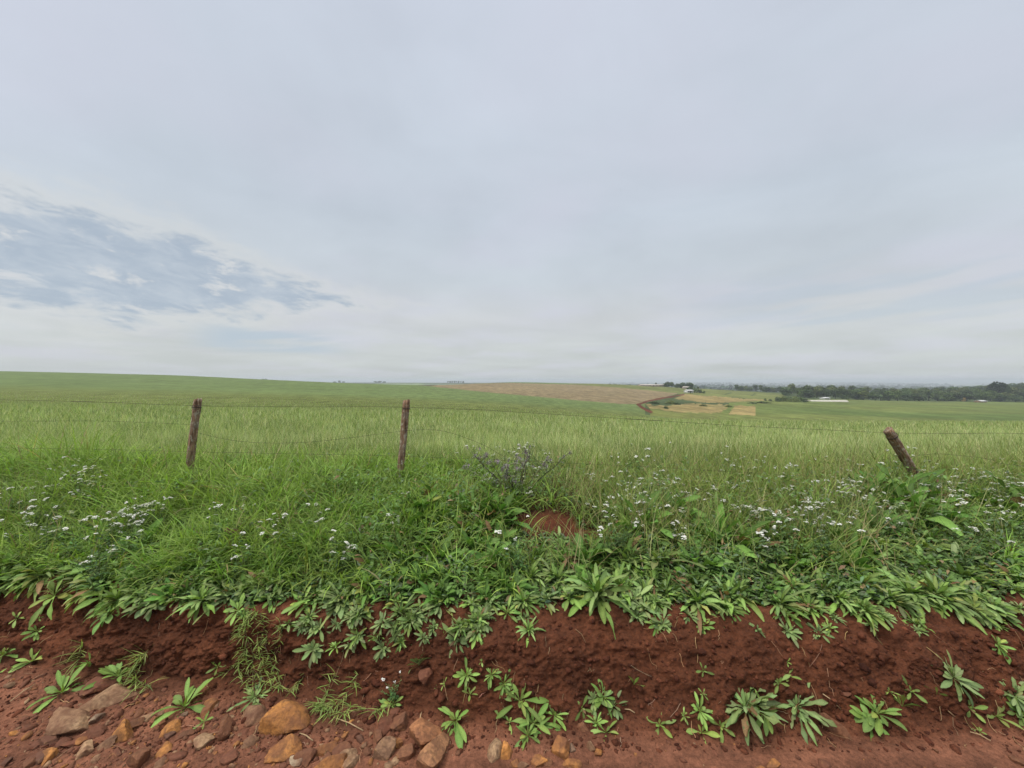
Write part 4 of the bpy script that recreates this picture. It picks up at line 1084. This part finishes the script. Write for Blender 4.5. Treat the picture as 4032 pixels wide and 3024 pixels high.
leaves(mbg, np.stack([x, Yv, zc - .02], -1), rng.uniform(0, 6.28, n), rng.uniform(1.15, 1.56, n), rng.uniform(.05, 1.0, n), h, W, PROF_G3, np.clip(c, .01, .8), 0, rng.normal(0, .5, n), 0, False, tipcol=np.clip(c * np.array([1.25, 1.15, 1.2]), 0, .8))
tag(mbg.obj('standing_crop', M_CROP), 'pale green standing crop behind the fence, rippling to the brow', 'crop', None, 'stuff')

# ------------------------------------------------------------------ trees, woodland
def tree_proto(seed, H, Wd, n, col, low=.12, lobes=9):
    r = np.random.default_rng(seed)
    root = bpy.data.objects.new('tree', None); COL.objects.link(root)
    tk = MB(); t = np.linspace(0, 1, 6)
    tube(tk, np.stack([.03 * H * np.sin(t * 3 + seed) * t, .02 * H * np.cos(t * 2 + seed) * t, t * H * .7], -1), np.linspace(.028, .009, 6) * H, (.07, .055, .045), 7)
    cen = []
    for i in range(lobes):
        a = r.uniform(0, 6.28); d = Wd * .5 * r.uniform(.15, .72); z = H * r.uniform(low + .18, .86)
        s = 1 - .45 * (z / H)
        c = np.array([math.cos(a) * d * s, math.sin(a) * d * s, z]); rad = r.uniform(.17, .30) * Wd * s
        cen.append((c, rad))
        tube(tk, [(0, 0, H * .25), c * np.array([.5, .5, .8]), c], [.014 * H, .009 * H, .004 * H], (.07, .055, .045), 5)
    cen.append((np.array([0, 0, H * .86]), Wd * .2))
    tk.obj('trunk', M_BARK, root)
    cr = MB()
    m = n // len(cen)
    for c, rad in cen:
        v = r.normal(0, 1, (m, 3)); v /= np.linalg.norm(v, axis=1, keepdims=True)
        rr = rad * r.uniform(.55, 1.08, m)[:, None]
        P = c + v * rr * np.array([1, 1, .8])
        az = np.arctan2(v[:, 1], v[:, 0]) + r.normal(0, .8, m); el = np.arcsin(np.clip(v[:, 2], -1, 1)) * .5 + r.normal(0, .5, m)
        tone = (r.uniform(.62, 1.4))
        cc = np.asarray(col) * tone * (1 + r.normal(0, .18, (m, 1))) * (1 + r.normal(0, .05, (m, 3)))
        s = Wd * r.uniform(.055, .11, m)
        leaves(cr, P, az, el, .5, s, s * .8, np.array([.3, 1., .1]), np.clip(cc, .005, .5), .2, r.normal(0, .8, m), .2, True, 1.)
    cr.obj('crown', M_TREE, root)
    return root
TCOL = [(.095, .138, .042), (.072, .112, .040), (.130, .160, .048), (.100, .142, .060), (.060, .094, .036)]
TP = [tree_proto(500 + i, 10, [8.5, 10, 9, 11, 7.5, 9.5][i], 1500, TCOL[i % 5], .05 if i % 2 else .12, 11) for i in range(6)]
BUSH = [tree_proto(530 + i, 5, 8, 700, TCOL[(i + 1) % 5], -.1, 9) for i in range(3)]
BIGT = tree_proto(560, 14, 13.5, 2600, (.030, .056, .026), .0, 16)
usedt = set()
REG_TREE = [(2450, BIG, 'on the far ridge'), (2600, BIG, 'behind the long low shed'), (2760, 1530, 'beside the pale farmhouse'), (2790, BIG, 'around the small white house'), (2900, BIG, 'at the far wood end'), (3060, BIG, 'left of the white greenhouse'),
            (3300, BIG, 'behind the white greenhouse'), (3450, BIG, 'right of the white greenhouse'), (3620, BIG, 'in mid woodland'), (3780, BIG, 'left of the yellow crown'), (3880, BIG, 'near the small white hut'), (3990, BIG, 'around the tall dark tree'), (BIG, BIG, 'at the right picture edge')]
def tree(proto, px, Y, h, w=None, desc='dark green woodland tree', group='trees of the dark woodland', cat='tree', base=None):
    src = proto
    o = src if id(src) not in usedt else copy_tree(src)
    usedt.add(id(src))
    H0 = {True: 14., False: 10.}[src is BIGT] if src in TP or src is BIGT else 5.
    s = h / H0
    z = float(zfar(px, Y)) if base is None else base
    o.location = ((px - CX) / F * Y, Y, z - .03 * h); o.rotation_euler = (0, 0, random.uniform(0, 6.28))
    sw = s * random.uniform(.9, 1.15) if w is None else w / (13.5 if src is BIGT else 9.5 if src in TP else 8.)
    o.scale = (sw, sw, s)
    if cat == 'bush': o.name = 'bush'
    note(o, desc, cat, group, px, HR + F * (EYE - z) / Y, REG_TREE)
    return o
for i in range(33):
    px = 3160 + i * 31 + random.uniform(-9, 9); tree(TP[i % 6], px, random.uniform(294, 304), random.uniform(6.0, 9.0), random.uniform(8, 12), 'front row woodland tree')
for i in range(28):
    px = 3090 + i * 39 + random.uniform(-12, 12); tree(TP[(i * 5 + 1) % 6], px, random.uniform(318, 335), random.uniform(6.8, 9.6), random.uniform(9, 14), 'tall second row woodland tree')
for i in range(22):
    px = 3120 + i * 48 + random.uniform(-14, 14); tree(TP[(i * 3 + 2) % 6], px, random.uniform(350, 400), random.uniform(7.5, 9.6) + (1.2 if px < 3500 else 0), random.uniform(9, 13), 'hazy back row woodland tree')
for i in range(15):
    px = 2900 + i * 19 + random.uniform(-6, 6); tree(TP[i % 5], px, random.uniform(440, 520), random.uniform(5.0, 8.5), random.uniform(9, 13), 'distant low woodland tree')
for i in range(20):
    px = 3560 + i * 31 + random.uniform(-10, 10); tree(TP[(i * 3 + 1) % 6], px, random.uniform(385, 440), random.uniform(7.0, 9.5), random.uniform(11, 15), 'hillside wood tree')
tree(BIGT, 3925, 312, 15.3, 14.5, 'tallest very dark rounded tree', 'trees of the dark woodland')
tree(TP[4], 3966, 318, 13.0, 7, 'slim dark tree beside tallest one')
yl = tree_proto(590, 5, 5, 500, (.34, .24, .07), 0, 7); usedt.add(0)
o = tree(yl, 3797, 288, 3.4, 4.5, 'small golden yellow crowned tree', 'trees of the dark woodland')
for px, Y, h, w, d in [(2628, 418, 6.2, 8, 'round dark farm tree'), (2645, 425, 6.4, 9, 'round dark farm tree'), (2668, 424, 4.8, 8, 'low olive farm tree'), (2690, 422, 6.4, 10, 'round dark farm tree'), (2712, 418, 7.0, 12, 'broad flat topped farm tree'), (2722, 424, 6.0, 8, 'round dark farm tree'), (2748, 410, 3.0, 3.6, 'tiny lone round tree'), (2583, 445, 4.6, 2.8, 'single small tree')]:
    tree(random.choice(TP), px, Y, h, w, d, 'trees around the farm')
for px, Y, h, w, d in [(2718, 324, 4.8, 6.2, 'dark tree'), (2738, 318, 3.4, 6, 'low dark bush'), (2757, 314, 2.9, 6, 'low dark bush'), (2772, 311, 1.8, 3.5, 'low dark bush')]:
    tree(random.choice(TP if 'tree' in d else BUSH), px, Y, h, w, d, 'trees around the farm', 'tree' if 'tree' in d else 'bush')
for px, h, w in [(3014, 2.2, 2.0), (3034, 1.8, 3.2), (3062, 3.8, 5), (3086, 4.2, 6), (3108, 4.0, 6), (3130, 4.2, 6), (3152, 3.6, 5.5), (3172, 2.8, 4.5)]:
    tree(random.choice(BUSH), px, 226 + random.uniform(-4, 4), h * .68, w, 'dark dense bush', 'bushes by the greenhouse', 'bush')
for px, Y, h, w in [(2568, 172, .9, 5), (2580, 170, 1.2, 4.5), (2640, 180, 1.4, 6), (2662, 178, 1.1, 5), (2770, 172, 1.0, 4), (2622, 140, .8, 3), (2868, 170, .9, 4), (2960, 200, .8, 5), (3000, 205, .9, 6), (3020, 206, .7, 6)]:
    tree(random.choice(BUSH), px, Y, h, w, 'low dark valley scrub bush', 'scrub in the valley', 'bush')
# row of trees and clumps on the far ridge
for i in range(8):
    tree(TP[i % 6], 1764 + i * 8.5, 1480, random.uniform(7, 9), 9, 'far blue grey tree in a row', 'trees on the far ridge')
for px, h, w in [(1318, 7, 16), (1336, 12, 16), (1352, 7, 18), (1478, 8, 18), (1496, 9, 20), (1514, 7, 18), (1036, 9, 14), (1046, 9, 12)]:
    tree(TP[random.randrange(6)], px, 1470, h * .75, w, 'far blue grey ridge tree', 'trees on the far ridge', base=None if px > 1200 else 4.5)
# far woodland belts on the plain: one hazy mass
mb = MB(); P = []; S = []; C = []
for b in range(130):
    Y = float(np.exp(random.uniform(math.log(950), math.log(8000)))); pxc = random.uniform(2450, 4300)
    wl = min(random.uniform(60, 420), max(30., (pxc - 2380) * Y / F)); m = int(wl / 7) + 6
    xx = (pxc - CX) / F * Y + rng.uniform(-wl, wl, m); yy = Y + rng.uniform(-25, 25, m)
    zz = zfar(xx / yy * F + CX, yy); hh = rng.uniform(2, 13, m)
    P.append(np.stack([xx, yy, zz + hh], -1)); S.append(rng.uniform(10, 20, m)); C.append(vary((.035, .055, .028), m, .2))
P = np.concatenate(P); S = np.concatenate(S); C = np.concatenate(C); m = len(P)
for rep in range(4):
    leaves(mb, P + rng.normal(0, 3, P.shape) * np.array([1, 1, .7]), rng.uniform(0, 6.28, m), rng.uniform(-.4, .9, m), .6, S, S * .8, np.array([.3, 1., .2]), C, .2, rng.normal(0, .6, m), .2, True, 1.)
tag(mb.obj('far_woods', M_TREE), 'hazy blue woodland belts across the distant plain', 'woods', None, 'stuff')

# ------------------------------------------------------------------ farm buildings
M_WHITE = plain_mat('white_paint', (.72, .71, .68), .7, .2, 0, 3., .06); M_PINK = plain_mat('pale_plaster', (.50, .38, .33), .85, .1, 0, 3., .1)
M_ROOFL = plain_mat('pale_roof_sheet', (.47, .42, .36), .6, .3, 0, 2., .12); M_DARKO = plain_mat('dark_opening', (.04, .04, .04), .8, .1); M_TILE = plain_mat('brown_roof', (.30, .19, .12), .8, .1, 0, 2., .2)
M_PLAST = plain_mat('cream_plastic', (.46, .44, .38), .6, .2, 0, 2., .08)
M_ROOFW = plain_mat('white_roof_sheet', (.55, .55, .53), .5, .3, 0, 2., .05)
def house(name, px, Y, w, d, h, roof_h, wallm, roofm, label, nwin, rot=0., door=True):
    root = bpy.data.objects.new(name, None); COL.objects.link(root)
    root.location = ((px - CX) / F * Y, Y, float(zfar(px, Y)) - .1); root.rotation_euler = (0, 0, rot); tag(root, label, name.split('_')[-1])
    mb = MB(); mb.box(-w/2, w/2, -d/2, d/2, 0, h, (.5,)*3); 
    mb.add([(-w/2, -d/2, h), (-w/2, d/2, h), (-w/2, 0, h + roof_h - .05), (w/2, -d/2, h), (w/2, d/2, h), (w/2, 0, h + roof_h - .05)], None, [(0, 1, 2), (3, 5, 4)]); mb.obj('wall', wallm, root, False)
    mb = MB(); e = .35; t = .12; sl = roof_h / (d/2)
    for s in (-1, 1):
        y0 = s * (d/2 + e); z0 = h - e * sl
        V = [(-w/2 - e, y0, z0), (w/2 + e, y0, z0), (w/2 + e, 0, h + roof_h), (-w/2 - e, 0, h + roof_h)]
        V2 = [(a, b, c + t) for a, b, c in V]
        mb.add(V + V2, [(0, 1, 2, 3), (4, 7, 6, 5), (0, 4, 5, 1), (1, 5, 6, 2), (3, 2, 6, 7), (0, 3, 7, 4)])
    mb.obj('roof', roofm, root, False)
    xsn = np.linspace(-w/2, w/2, nwin + 2)[1:-1]
    for i, xx in enumerate(xsn):
        mb = MB()
        if door and i == nwin // 2:
            mb.box(xx - .5, xx + .5, -d/2 - .03, -d/2 + .02, .05, min(2.0, h - .15), (.1,)*3); mb.obj('door', M_DARKO, root, False)
        else:
            mb.box(xx - .6, xx + .6, -d/2 - .03, -d/2 + .02, h * .42, h * .78, (.1,)*3); mb.obj('window', M_DARKO, root, False)
    return root
house('long_shed', 2567, 425, 29, 9, 1.7, .7, M_PINK, M_ROOFL, 'long low pale shed with a cream roof on the hill crest', 7, R(3))
house('farm_house', 2701, 405, 6.4, 5, 1.7, .7, M_PINK, M_ROOFL, 'small pale farmhouse under the round farm trees', 3, R(-6))
house('white_house', 2711, 308, 5.4, 5, 2.0, .6, M_WHITE, M_ROOFW, 'small white house below the farm, by dark bushes', 3, R(6))
house('white_hut', 3860, 284, 5.4, 4, 1.1, .6, M_TILE, M_ROOFW, 'low white roofed hut in front of the right woodland', 2, R(8), False)
house('white_hut', 3247, 276, 4.6, 4, 1.2, .5, M_WHITE, M_ROOFW, 'little white roofed hut behind the long white greenhouse', 2, R(2), False)
def greenhouse():
    px, Y = 3253, 240; root = bpy.data.objects.new('greenhouse', None); COL.objects.link(root)
    root.location = ((px - CX) / F * Y, Y, float(zfar(px, Y)) - .3); tag(root, 'long low white plastic greenhouse between bushes and the woodland', 'greenhouse')
    mb = MB(); n = 12; L = 11.5
    th = np.linspace(0, np.pi, n); ring = np.stack([-np.cos(th) * 3.0, np.sin(th) ** .7 * 1.15], -1)
    V = [(x_, a, b) for x_ in np.linspace(-L, L, 18) for a, b in ring]; Q = [(i * n + j, (i + 1) * n + j, (i + 1) * n + j + 1, i * n + j + 1) for i in range(17) for j in range(n - 1)]
    mb.add(V, Q); mb.obj('plastic_cover', M_PLAST, root)
    for s in (-1, 1):
        mb = MB(); mb.add([(s * L, a, b) for a, b in ring] + [(s * L, 0, 0)], None, [(n, j, j + 1) for j in range(n - 1)]); mb.obj('end_wall', M_PLAST, root)
    for x_ in np.linspace(-L, L, 9):
        mb = MB(); tube(mb, [(x_, a * 1.01, b * 1.015) for a, b in ring], .05, (.3, .3, .3), 5); mb.obj('hoop', M_ROOFL, root)
greenhouse()

# ------------------------------------------------------------------ two far birds
def bird(px, row, Y, span, label, bank):
    mb = MB(); c = (.03, .03, .035)
    t = np.linspace(-1, 1, 9); tube(mb, np.stack([0 * t, t * .5 * span * .55, 0 * t], -1), span * .07 * np.sqrt(np.clip(1 - t ** 2, .03, 1)), c, 8)
    for s in (-1, 1):
        u = np.linspace(0, 1, 7); xq = s * (u * span * .5); zq = span * (.16 * np.sin(u * 2.6)); ch = span * .22 * (1 - u ** 1.5) + .01
        V = np.concatenate([np.stack([xq, ch * .5 - u * span * .08, zq], -1), np.stack([xq, -ch * .5 - u * span * .08, zq], -1), np.stack([xq, 0 * u - u * span * .08, zq + span * .02], -1)])
        q = [(i, i + 1, 14 + i + 1, 14 + i) for i in range(6)] + [(14 + i, 14 + i + 1, 7 + i + 1, 7 + i) for i in range(6)] + [(7 + i, 7 + i + 1, i + 1, i) for i in range(6)]
        mb.add(V, q, None, c)
    mb.add([(0, -span * .2, 0), (.09 * span, -span * .42, 0), (-.09 * span, -span * .42, 0), (0, -span * .4, .015)], None, [(0, 1, 3), (0, 3, 2), (0, 2, 1), (1, 2, 3)], c)
    o = mb.obj('bird', plain_mat('dark_plumage', (.03, .03, .035))); o.location = at(px, row, Y); o.rotation_euler = (.3, bank, .5); tag(o, label, 'bird', 'birds high in the sky')
bird(2049, 515, 150, .42, 'tiny dark bird in the sky, upper and fainter of two', -.7)
bird(2445, 749, 110, .55, 'tiny dark gliding bird in the sky, lower of two', -.45)

write_labels()

# ------------------------------------------------------------------ air
M_HAZE = bpy.data.materials.new('haze_air'); M_HAZE.use_nodes = True
nt = M_HAZE.node_tree; nt.nodes.clear()
ho = nt.nodes.new('ShaderNodeOutputMaterial'); pvn = nt.nodes.new('ShaderNodeVolumePrincipled')
pvn.inputs['Color'].default_value = (.88, .96, 1., 1); pvn.inputs['Density'].default_value = .00034; pvn.inputs['Anisotropy'].default_value = .2
nt.links.new(pvn.outputs[0], ho.inputs['Volume'])
mb = MB(); mb.box(-22000, 22000, -60, 9700, -75, 19, (1, 1, 1))
hz = mb.obj('haze', M_HAZE, None, False); tag(hz, 'thin pale blue haze over the far plain', 'haze', None, 'stuff')

# ------------------------------------------------------------------ sky
w = bpy.data.worlds.new('World'); SC.world = w; w.use_nodes = True
t = NT(w.node_tree); w.node_tree.nodes.clear()
SUN_EL, SUN_AZ = R(56), R(-125)     # azimuth from +Y towards +X
tc = t.n('ShaderNodeTexCoord'); D = tc.outputs['Generated']
sx = t.n('ShaderNodeSeparateXYZ'); t.put(sx.inputs[0], D); dx, dyy, dzz = sx.outputs
az = t.m('ARCTAN2', dx, dyy); el = t.m('ARCSINE', dzz)
azd = t.m('MULTIPLY', az, 57.2958); eld = t.m('MULTIPLY', el, 57.2958)
zz = t.m('ADD', t.m('MAXIMUM', dzz, 0.), .10)
cv = t.n('ShaderNodeCombineXYZ'); t.put(cv.inputs[0], t.m('DIVIDE', dx, zz)); t.put(cv.inputs[1], t.m('DIVIDE', dyy, zz)); CP = cv.outputs[0]
ramp = t.n('ShaderNodeValToRGB'); t.put(ramp.inputs[0], t.m('DIVIDE', eld, 90., clamp=True))
cr = ramp.color_ramp
stops = [(0., (.590, .635, .640)), (.05, (.635, .665, .665)), (.10, (.675, .695, .710)), (.16, (.635, .690, .740)), (.25, (.615, .680, .755)), (.36, (.65, .712, .80)), (.50, (.69, .745, .85))]
while len(cr.elements) < len(stops): cr.elements.new(.9)
for e, (p, c) in zip(cr.elements, stops): e.position = p; e.color = c + (1,)
base_c = ramp.outputs[0]
big = t.noise(CP, .55, 5, .55, .4); med = t.noise(CP, 1.7, 7, .6, .6)
v = t.m('ADD', t.m('MULTIPLY', t.m('SUBTRACT', big, .5), .50), t.m('MULTIPLY', t.m('SUBTRACT', med, .5), t.rng(eld, 6, 22, .0, .18)))
v = t.m('ADD', v, 1.0)
cmb = t.n('ShaderNodeCombineColor'); [t.put(cmb.inputs[i], v) for i in range(3)]
c = t.mix(1., base_c, cmb.outputs[0], 'MULTIPLY')
lil = t.noise(CP, .8, 3, .5); c = t.mix(t.rng(lil, .42, .68, 0, .5), c, (.70, .71, .82, 1))
# broken darker cloud bank low on the left
aev = t.n('ShaderNodeCombineXYZ'); t.put(aev.inputs[0], t.m('MULTIPLY', azd, .10)); t.put(aev.inputs[1], t.m('ADD', t.m('MULTIPLY', eld, .27), t.m('MULTIPLY', azd, .03))); AE = aev.outputs[0]
wob = t.noise(CP, 1.5, 8, .62, .5); wob2 = t.noise(AE, 2.6, 8, .62, .4)
da = t.m('DIVIDE', t.m('ADD', azd, 45.5), 22.5)
de = t.m('DIVIDE', t.m('SUBTRACT', eld, t.m('ADD', 11.6, t.m('MULTIPLY', da, -.4))), t.m('SUBTRACT', 5.0, t.m('MULTIPLY', t.m('MAXIMUM', da, 0.), 3.2)))
rr = t.m('SQRT', t.m('ADD', t.m('MULTIPLY', da, da), t.m('MULTIPLY', de, de)))
rr = t.m('ADD', rr, t.m('MULTIPLY', t.m('SUBTRACT', wob, .5), 1.7)); rr = t.m('ADD', rr, t.m('MULTIPLY', t.m('SUBTRACT', wob2, .5), 1.5))
halo = t.rng(rr, .8, 1.75, .75, 0.)
c = t.mix(halo, c, (.74, .755, .745, 1))
mask = t.rng(rr, .62, 1.15, 1., 0.)
wis = t.noise(AE, 2.3, 10, .66, .25)
dark = t.mix(t.rng(wob2, .35, .65, 0, 1), (.455, .53, .62, 1), (.545, .61, .685, 1))
inner = t.mix(t.rng(wis, .53, .70, 0, .8), dark, (.79, .79, .78, 1))
c = t.mix(mask, c, inner)
# thin blue grey streaks: below the bank and on the right
sv = t.n('ShaderNodeCombineXYZ'); t.put(sv.inputs[0], t.m('MULTIPLY', azd, .045)); t.put(sv.inputs[1], t.m('ADD', t.m('MULTIPLY', eld, .42), t.m('MULTIPLY', azd, -.035)))
st = t.noise(sv.outputs[0], 1., 5, .55, .3)
reg = t.m('MULTIPLY', t.rng(azd, 18, 38, 0, 1), t.m('MULTIPLY', t.rng(eld, 3, 6, 0, 1), t.rng(eld, 10, 16, 1, 0)))
reg2 = t.m('MULTIPLY', t.m('MULTIPLY', t.rng(azd, -42, -36, 0, 1), t.rng(azd, -30, -20, 1, 0)), t.m('MULTIPLY', t.rng(eld, 3.2, 4.2, 0, 1), t.rng(eld, 5.5, 8, 1, 0)))
sm = t.m('MULTIPLY', t.m('ADD', t.m('MULTIPLY', reg, .5), t.m('MULTIPLY', reg2, .9)), t.rng(st, .45, .60, 0, 1))
c = t.mix(sm, c, (.52, .61, .70, 1))
# overcast overhead, out of view, is boosted and warmed to light the ground
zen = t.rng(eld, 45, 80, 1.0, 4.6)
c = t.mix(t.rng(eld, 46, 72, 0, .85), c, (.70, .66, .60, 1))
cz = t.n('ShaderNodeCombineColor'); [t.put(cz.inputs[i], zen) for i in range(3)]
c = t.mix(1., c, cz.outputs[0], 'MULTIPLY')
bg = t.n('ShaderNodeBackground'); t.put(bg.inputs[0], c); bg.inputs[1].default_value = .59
sky = t.n('ShaderNodeTexSky'); sky.sky_type = 'NISHITA'; sky.sun_disc = False; sky.sun_elevation = SUN_EL; sky.sun_rotation = SUN_AZ
bg2 = t.n('ShaderNodeBackground'); t.put(bg2.inputs[0], sky.outputs[0]); bg2.inputs[1].default_value = .08
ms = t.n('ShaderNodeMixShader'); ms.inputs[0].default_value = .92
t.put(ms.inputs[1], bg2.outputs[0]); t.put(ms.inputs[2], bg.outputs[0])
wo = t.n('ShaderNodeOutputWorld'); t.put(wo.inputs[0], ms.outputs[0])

sl = bpy.data.lights.new('sun', 'SUN'); sl.energy = 1.5; sl.angle = R(18); sl.color = (1, .95, .88)
so = link('sun', sl)
sd = Vector((math.sin(SUN_AZ) * math.cos(SUN_EL), math.cos(SUN_AZ) * math.cos(SUN_EL), math.sin(SUN_EL)))
so.rotation_mode = 'QUATERNION'; so.rotation_quaternion = sd.to_track_quat('Z', 'Y')

# ------------------------------------------------------------------ camera and render settings
cd = bpy.data.cameras.new('camera'); cam = link('camera', cd); SC.camera = cam
cam.location = CAM; cam.rotation_euler = (R(90), 0, 0)
cd.sensor_width = 36; cd.lens = 36 * F / 4032; cd.shift_y = -12 / 4032; cd.clip_start = .05; cd.clip_end = 60000
SC.view_settings.view_transform = 'Standard'; SC.view_settings.look = 'None'; SC.view_settings.exposure = 0.68; SC.view_settings.gamma = 1
SC.render.engine = 'CYCLES'
cy = SC.cycles; cy.max_bounces = 6; cy.diffuse_bounces = 3; cy.glossy_bounces = 2; cy.transmission_bounces = 4; cy.volume_bounces = 0; cy.use_denoising = True
